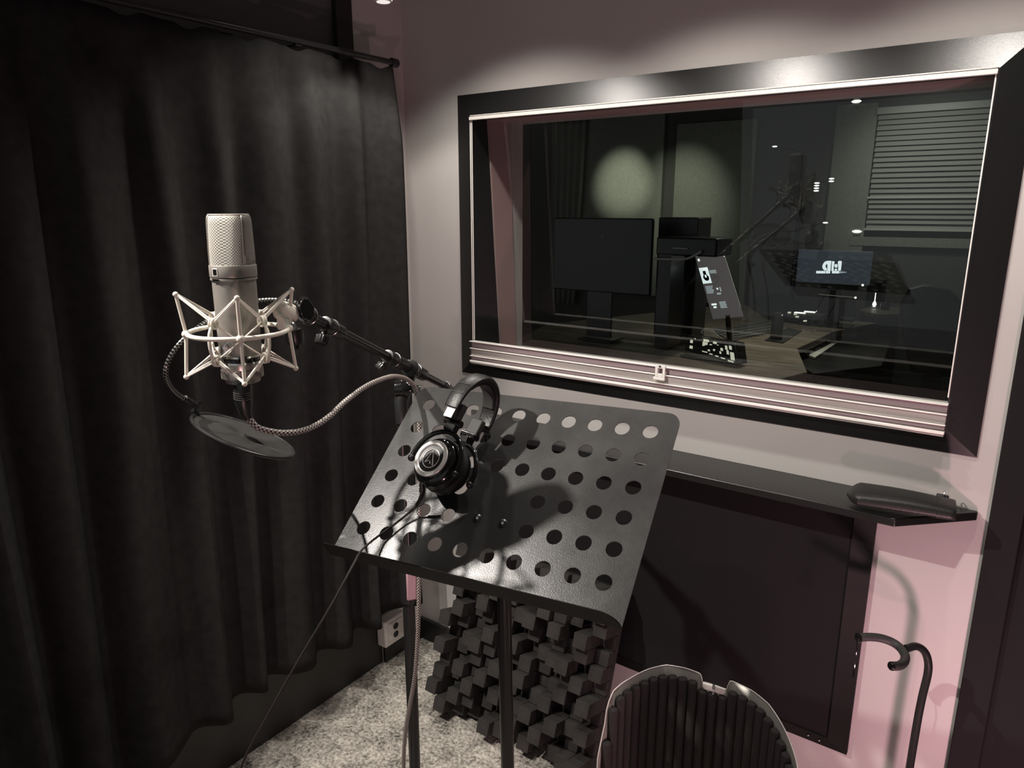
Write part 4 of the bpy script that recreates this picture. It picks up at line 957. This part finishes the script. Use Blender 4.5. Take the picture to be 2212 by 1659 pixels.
MB().lathe(p, ZZ, [(.006, .008), (.016, .02), (.014, .035), (.004, .055), (.003, .12), (0, .122)], 14).build('flame', M['led_white'], gl_)
p = at_y(1888, 640, 6.0); q = at_y(1872, 600, 6.0)
s3 = thing('tower_speaker', at_y(1884, 664, 6.0), 'slim dark tower speaker standing behind the rack cabinet', 'speaker')
e_, g_ = at_y(1874, 606, 7.0), at_y(1899, 690, 7.0); MB().box((e_.x, 7.0, 0), (g_.x, 7.18, e_.z)).build('cabinet', M['black_plastic'], s3, bevel=.004)
MB().box((e_.x+.01, 6.99, .3), (g_.x-.01, 7.0, e_.z-.02)).build('grille', M['fabric'], s3)
# laptop on the desk
lp2 = thing('laptop', at_z(1815, 690, DZ), 'open dark laptop standing at the back of the mixing desk', 'laptop')
a_, b2 = at_y(1768, 638, 5.25), at_y(1848, 644, 5.25); c_ = at_y(1848, 690, 5.25)
MB().prism([at_y(1768, 636, 5.25), at_y(1848, 643, 5.25), at_y(1848, 686, 5.25), at_y(1764, 676, 5.25)], (0, .012, 0)).build('lid', M['black_plastic'], lp2, bevel=.002)
MB().tube([at_y(1768, 636, 5.245), at_y(1847, 643, 5.245)], .003, 6).build('lid_edge', M['blind'], lp2)
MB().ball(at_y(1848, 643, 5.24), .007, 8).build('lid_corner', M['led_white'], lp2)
MB().prism([at_z(*p, DZ+.003) for p in ((1797, 681), (1848, 687), (1842, 695), (1793, 689))], (0, 0, .012)).build('base', M['black_plastic'], lp2)
# bottle / mug on the desk
p = at_z(1676, 735, DZ); tag(MB().lathe(p, ZZ, [(0, .001), (.036, .001), (.038, .01), (.038, .13), (.022, .16), (.022, .18), (0, .182)], 24).build('drink_bottle', M['rubber']), 'short dark bottle standing on the walnut desk', 'bottle')
p0, p1 = at_z(1650, 722, DZ), at_z(1710, 728, DZ)
pp = [at_z(*p, DZ+.001) for p in ((1652, 736), (1692, 742), (1732, 716), (1702, 709))]; tag(MB().prism(pp, (0, 0, .006)).build('desk_mat', M['rubber']), 'dark mat under the bottle on the walnut desk', 'mat')
# office chair
oc = thing('office_chair', at_z(2010, 800, 0), 'black high backed office chair at the right of the mixing desk', 'chair')
yc = 4.05
def chp(u, v):
    # outline from the picture, kept as a padded back with real depth
    return None
left = [(1990, 616), (1962, 622), (1946, 645), (1942, 680), (1946, 720), (1958, 770), (1968, 800)]; right = [(2020, 612), (2055, 622), (2082, 640), (2092, 680), (2088, 720), (2078, 770), (2070, 800)]
rings = []
for (l_, r_) in zip(left, right):
    a_, b2 = at_y(*l_, yc), at_y(*r_, yc); b2.z = a_.z; c_ = (a_+b2)/2; hw = (b2-a_).length/2; dr2 = (b2-a_).normalized(); dp_ = ZZ.cross(dr2)
    rings.append([c_+dr2*math.copysign(abs(math.cos(t))**.6, math.cos(t))*hw+dp_*math.copysign(abs(math.sin(t))**.8, math.sin(t))*.07 for t in [2*PI*k/24 for k in range(24)]])
mb = MB(); mb.rings(rings); mb.build('backrest', M['leather'], oc)
cc = at_y(2016, 800, yc)
MB().lathe((cc.x, yc+.25, .44), ZZ, [(0, 0), (.22, .005), (.26, .03), (.26, .07), (.22, .10), (0, .11)], 28).build('seat', M['leather'], oc)
MB().box((cc.x-.04, yc-.02, .40), (cc.x+.04, yc+.22, .46)).build('back_arm', M['black_plastic'], oc)
MB().box((cc.x-.04, yc-.05, .42), (cc.x+.04, yc-.02, cc.z+.06)).build('back_arm', M['black_plastic'], oc)
MB().cyl((cc.x, yc+.25, .08), (cc.x, yc+.25, .45), .03, 16).build('gas_lift', M['black_metal'], oc)
for k in range(5):
    a_ = 2*PI*k/5+.3; t_ = V((cc.x+.28*math.cos(a_), yc+.25+.28*math.sin(a_), .065))
    MB().tube([V((cc.x, yc+.25, .09)), t_], [.022, .014], 10).build('leg', M['black_plastic'], oc); MB().ball((t_.x, t_.y, .03), .03, 10).build('caster', M['rubber'], oc)
# window and venetian blind reflected in the panes, modelled on the far wall
w2 = struct(bpy.data.objects.new('reflected_window', None)); COL.objects.link(w2)
a_, b2 = at_y(1812, 200, yy), at_y(1868, 620, yy)
MB().box((a_.x, yy, .9), (b2.x-.06, yy+.06, 2.5)).build('casing', M['panel_green'], w2)
bl = thing('reflected_blind', at_y(1990, 250, yy), 'reflected grey venetian blind modelled on the far wall at the right', 'blind')
xa, xb = at_y(1893, 300, yy).x, at_y(2140, 300, yy).x+.6; z0_, z1_ = at_y(2000, 494, yy).z, at_y(2000, 240, yy).z
NS = 22
for k in range(NS):
    z = z1_-(z1_-z0_)*(k+.7)/NS
    mt = Matrix.Translation((0, yy-.02, z)) @ Matrix.Rotation(math.radians(50), 4, 'X')
    MB().box((xa+.004*(k % 2), -.024, -.0012), (xb, .024, .0012), mt).build('reflected_slat', M['blind'], bl)
MB().box((xa-.01, yy-.05, z1_-.005), (xb, yy, z1_+.05)).build('reflected_head_rail', M['blind'], bl)
MB().box((xa-.01, yy-.04, z0_-.02), (xb, yy-.005, z0_)).build('bottom_rail', M['key_white'], bl)
MB().box((xa-.01, yy-.045, at_y(2000, 426, yy).z-.008), (xb, yy-.043, at_y(2000, 426, yy).z+.008)).build('doubled_rail', M['key_white'], bl)  # second reflection of the blind's bottom rail, modelled as a bar
MB().box((xa-.12, yy-.01, z0_-.16), (xb, yy+.06, z0_-.08)).build('reflected_sill', M['panel_green'], w2)

# added stand and plates carrying the panes' reflected glints as glowing beads
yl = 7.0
ls = thing('glint_stand', at_y(1712, 600, yl), 'tall thin added stand carrying glowing reflection glints behind the mixing desk', 'reflection glints')
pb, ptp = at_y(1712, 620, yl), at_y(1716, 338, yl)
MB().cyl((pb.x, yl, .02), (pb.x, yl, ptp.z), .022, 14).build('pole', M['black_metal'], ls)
MB().lathe((pb.x, yl, 0), ZZ, [(0, .001), (.2, .001), (.2, .015), (.03, .03), (0, .03)], 24).build('base', M['black_metal'], ls)  # base of the added glint stand
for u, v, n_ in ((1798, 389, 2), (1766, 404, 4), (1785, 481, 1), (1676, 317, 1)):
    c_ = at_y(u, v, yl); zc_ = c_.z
    MB().tube([V((pb.x, yl, zc_-.06)), V((c_.x, yl-.03, zc_))], .004, 6).build('arm', M['black_metal'], ls); am = LAST[0]  # added arm that carries the glint beads
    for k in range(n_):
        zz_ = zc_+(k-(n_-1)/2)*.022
        MB().ball((c_.x, yl-.035, zz_), .016, 10, (1.5, .5, .42)).build('glint_bead', M['led_white'], am)
for (u, v), lb in (((1850, 219), 'small glowing reflection glint high on the pale reflected casing beside the reflected blind'), ((1851, 500), 'small glowing reflection glint low on the pale reflected casing beside the reflected blind')):
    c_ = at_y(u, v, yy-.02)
    wl = thing('reflection_glint', c_, lb, 'reflection glint', 'reflection glints beside the reflected blind')
    MB().box((c_.x-.03, yy-.018, c_.z-.03), (c_.x+.03, yy-.002, c_.z+.03)).build('glint_plate', M['panel_green'], wl, bevel=.004)
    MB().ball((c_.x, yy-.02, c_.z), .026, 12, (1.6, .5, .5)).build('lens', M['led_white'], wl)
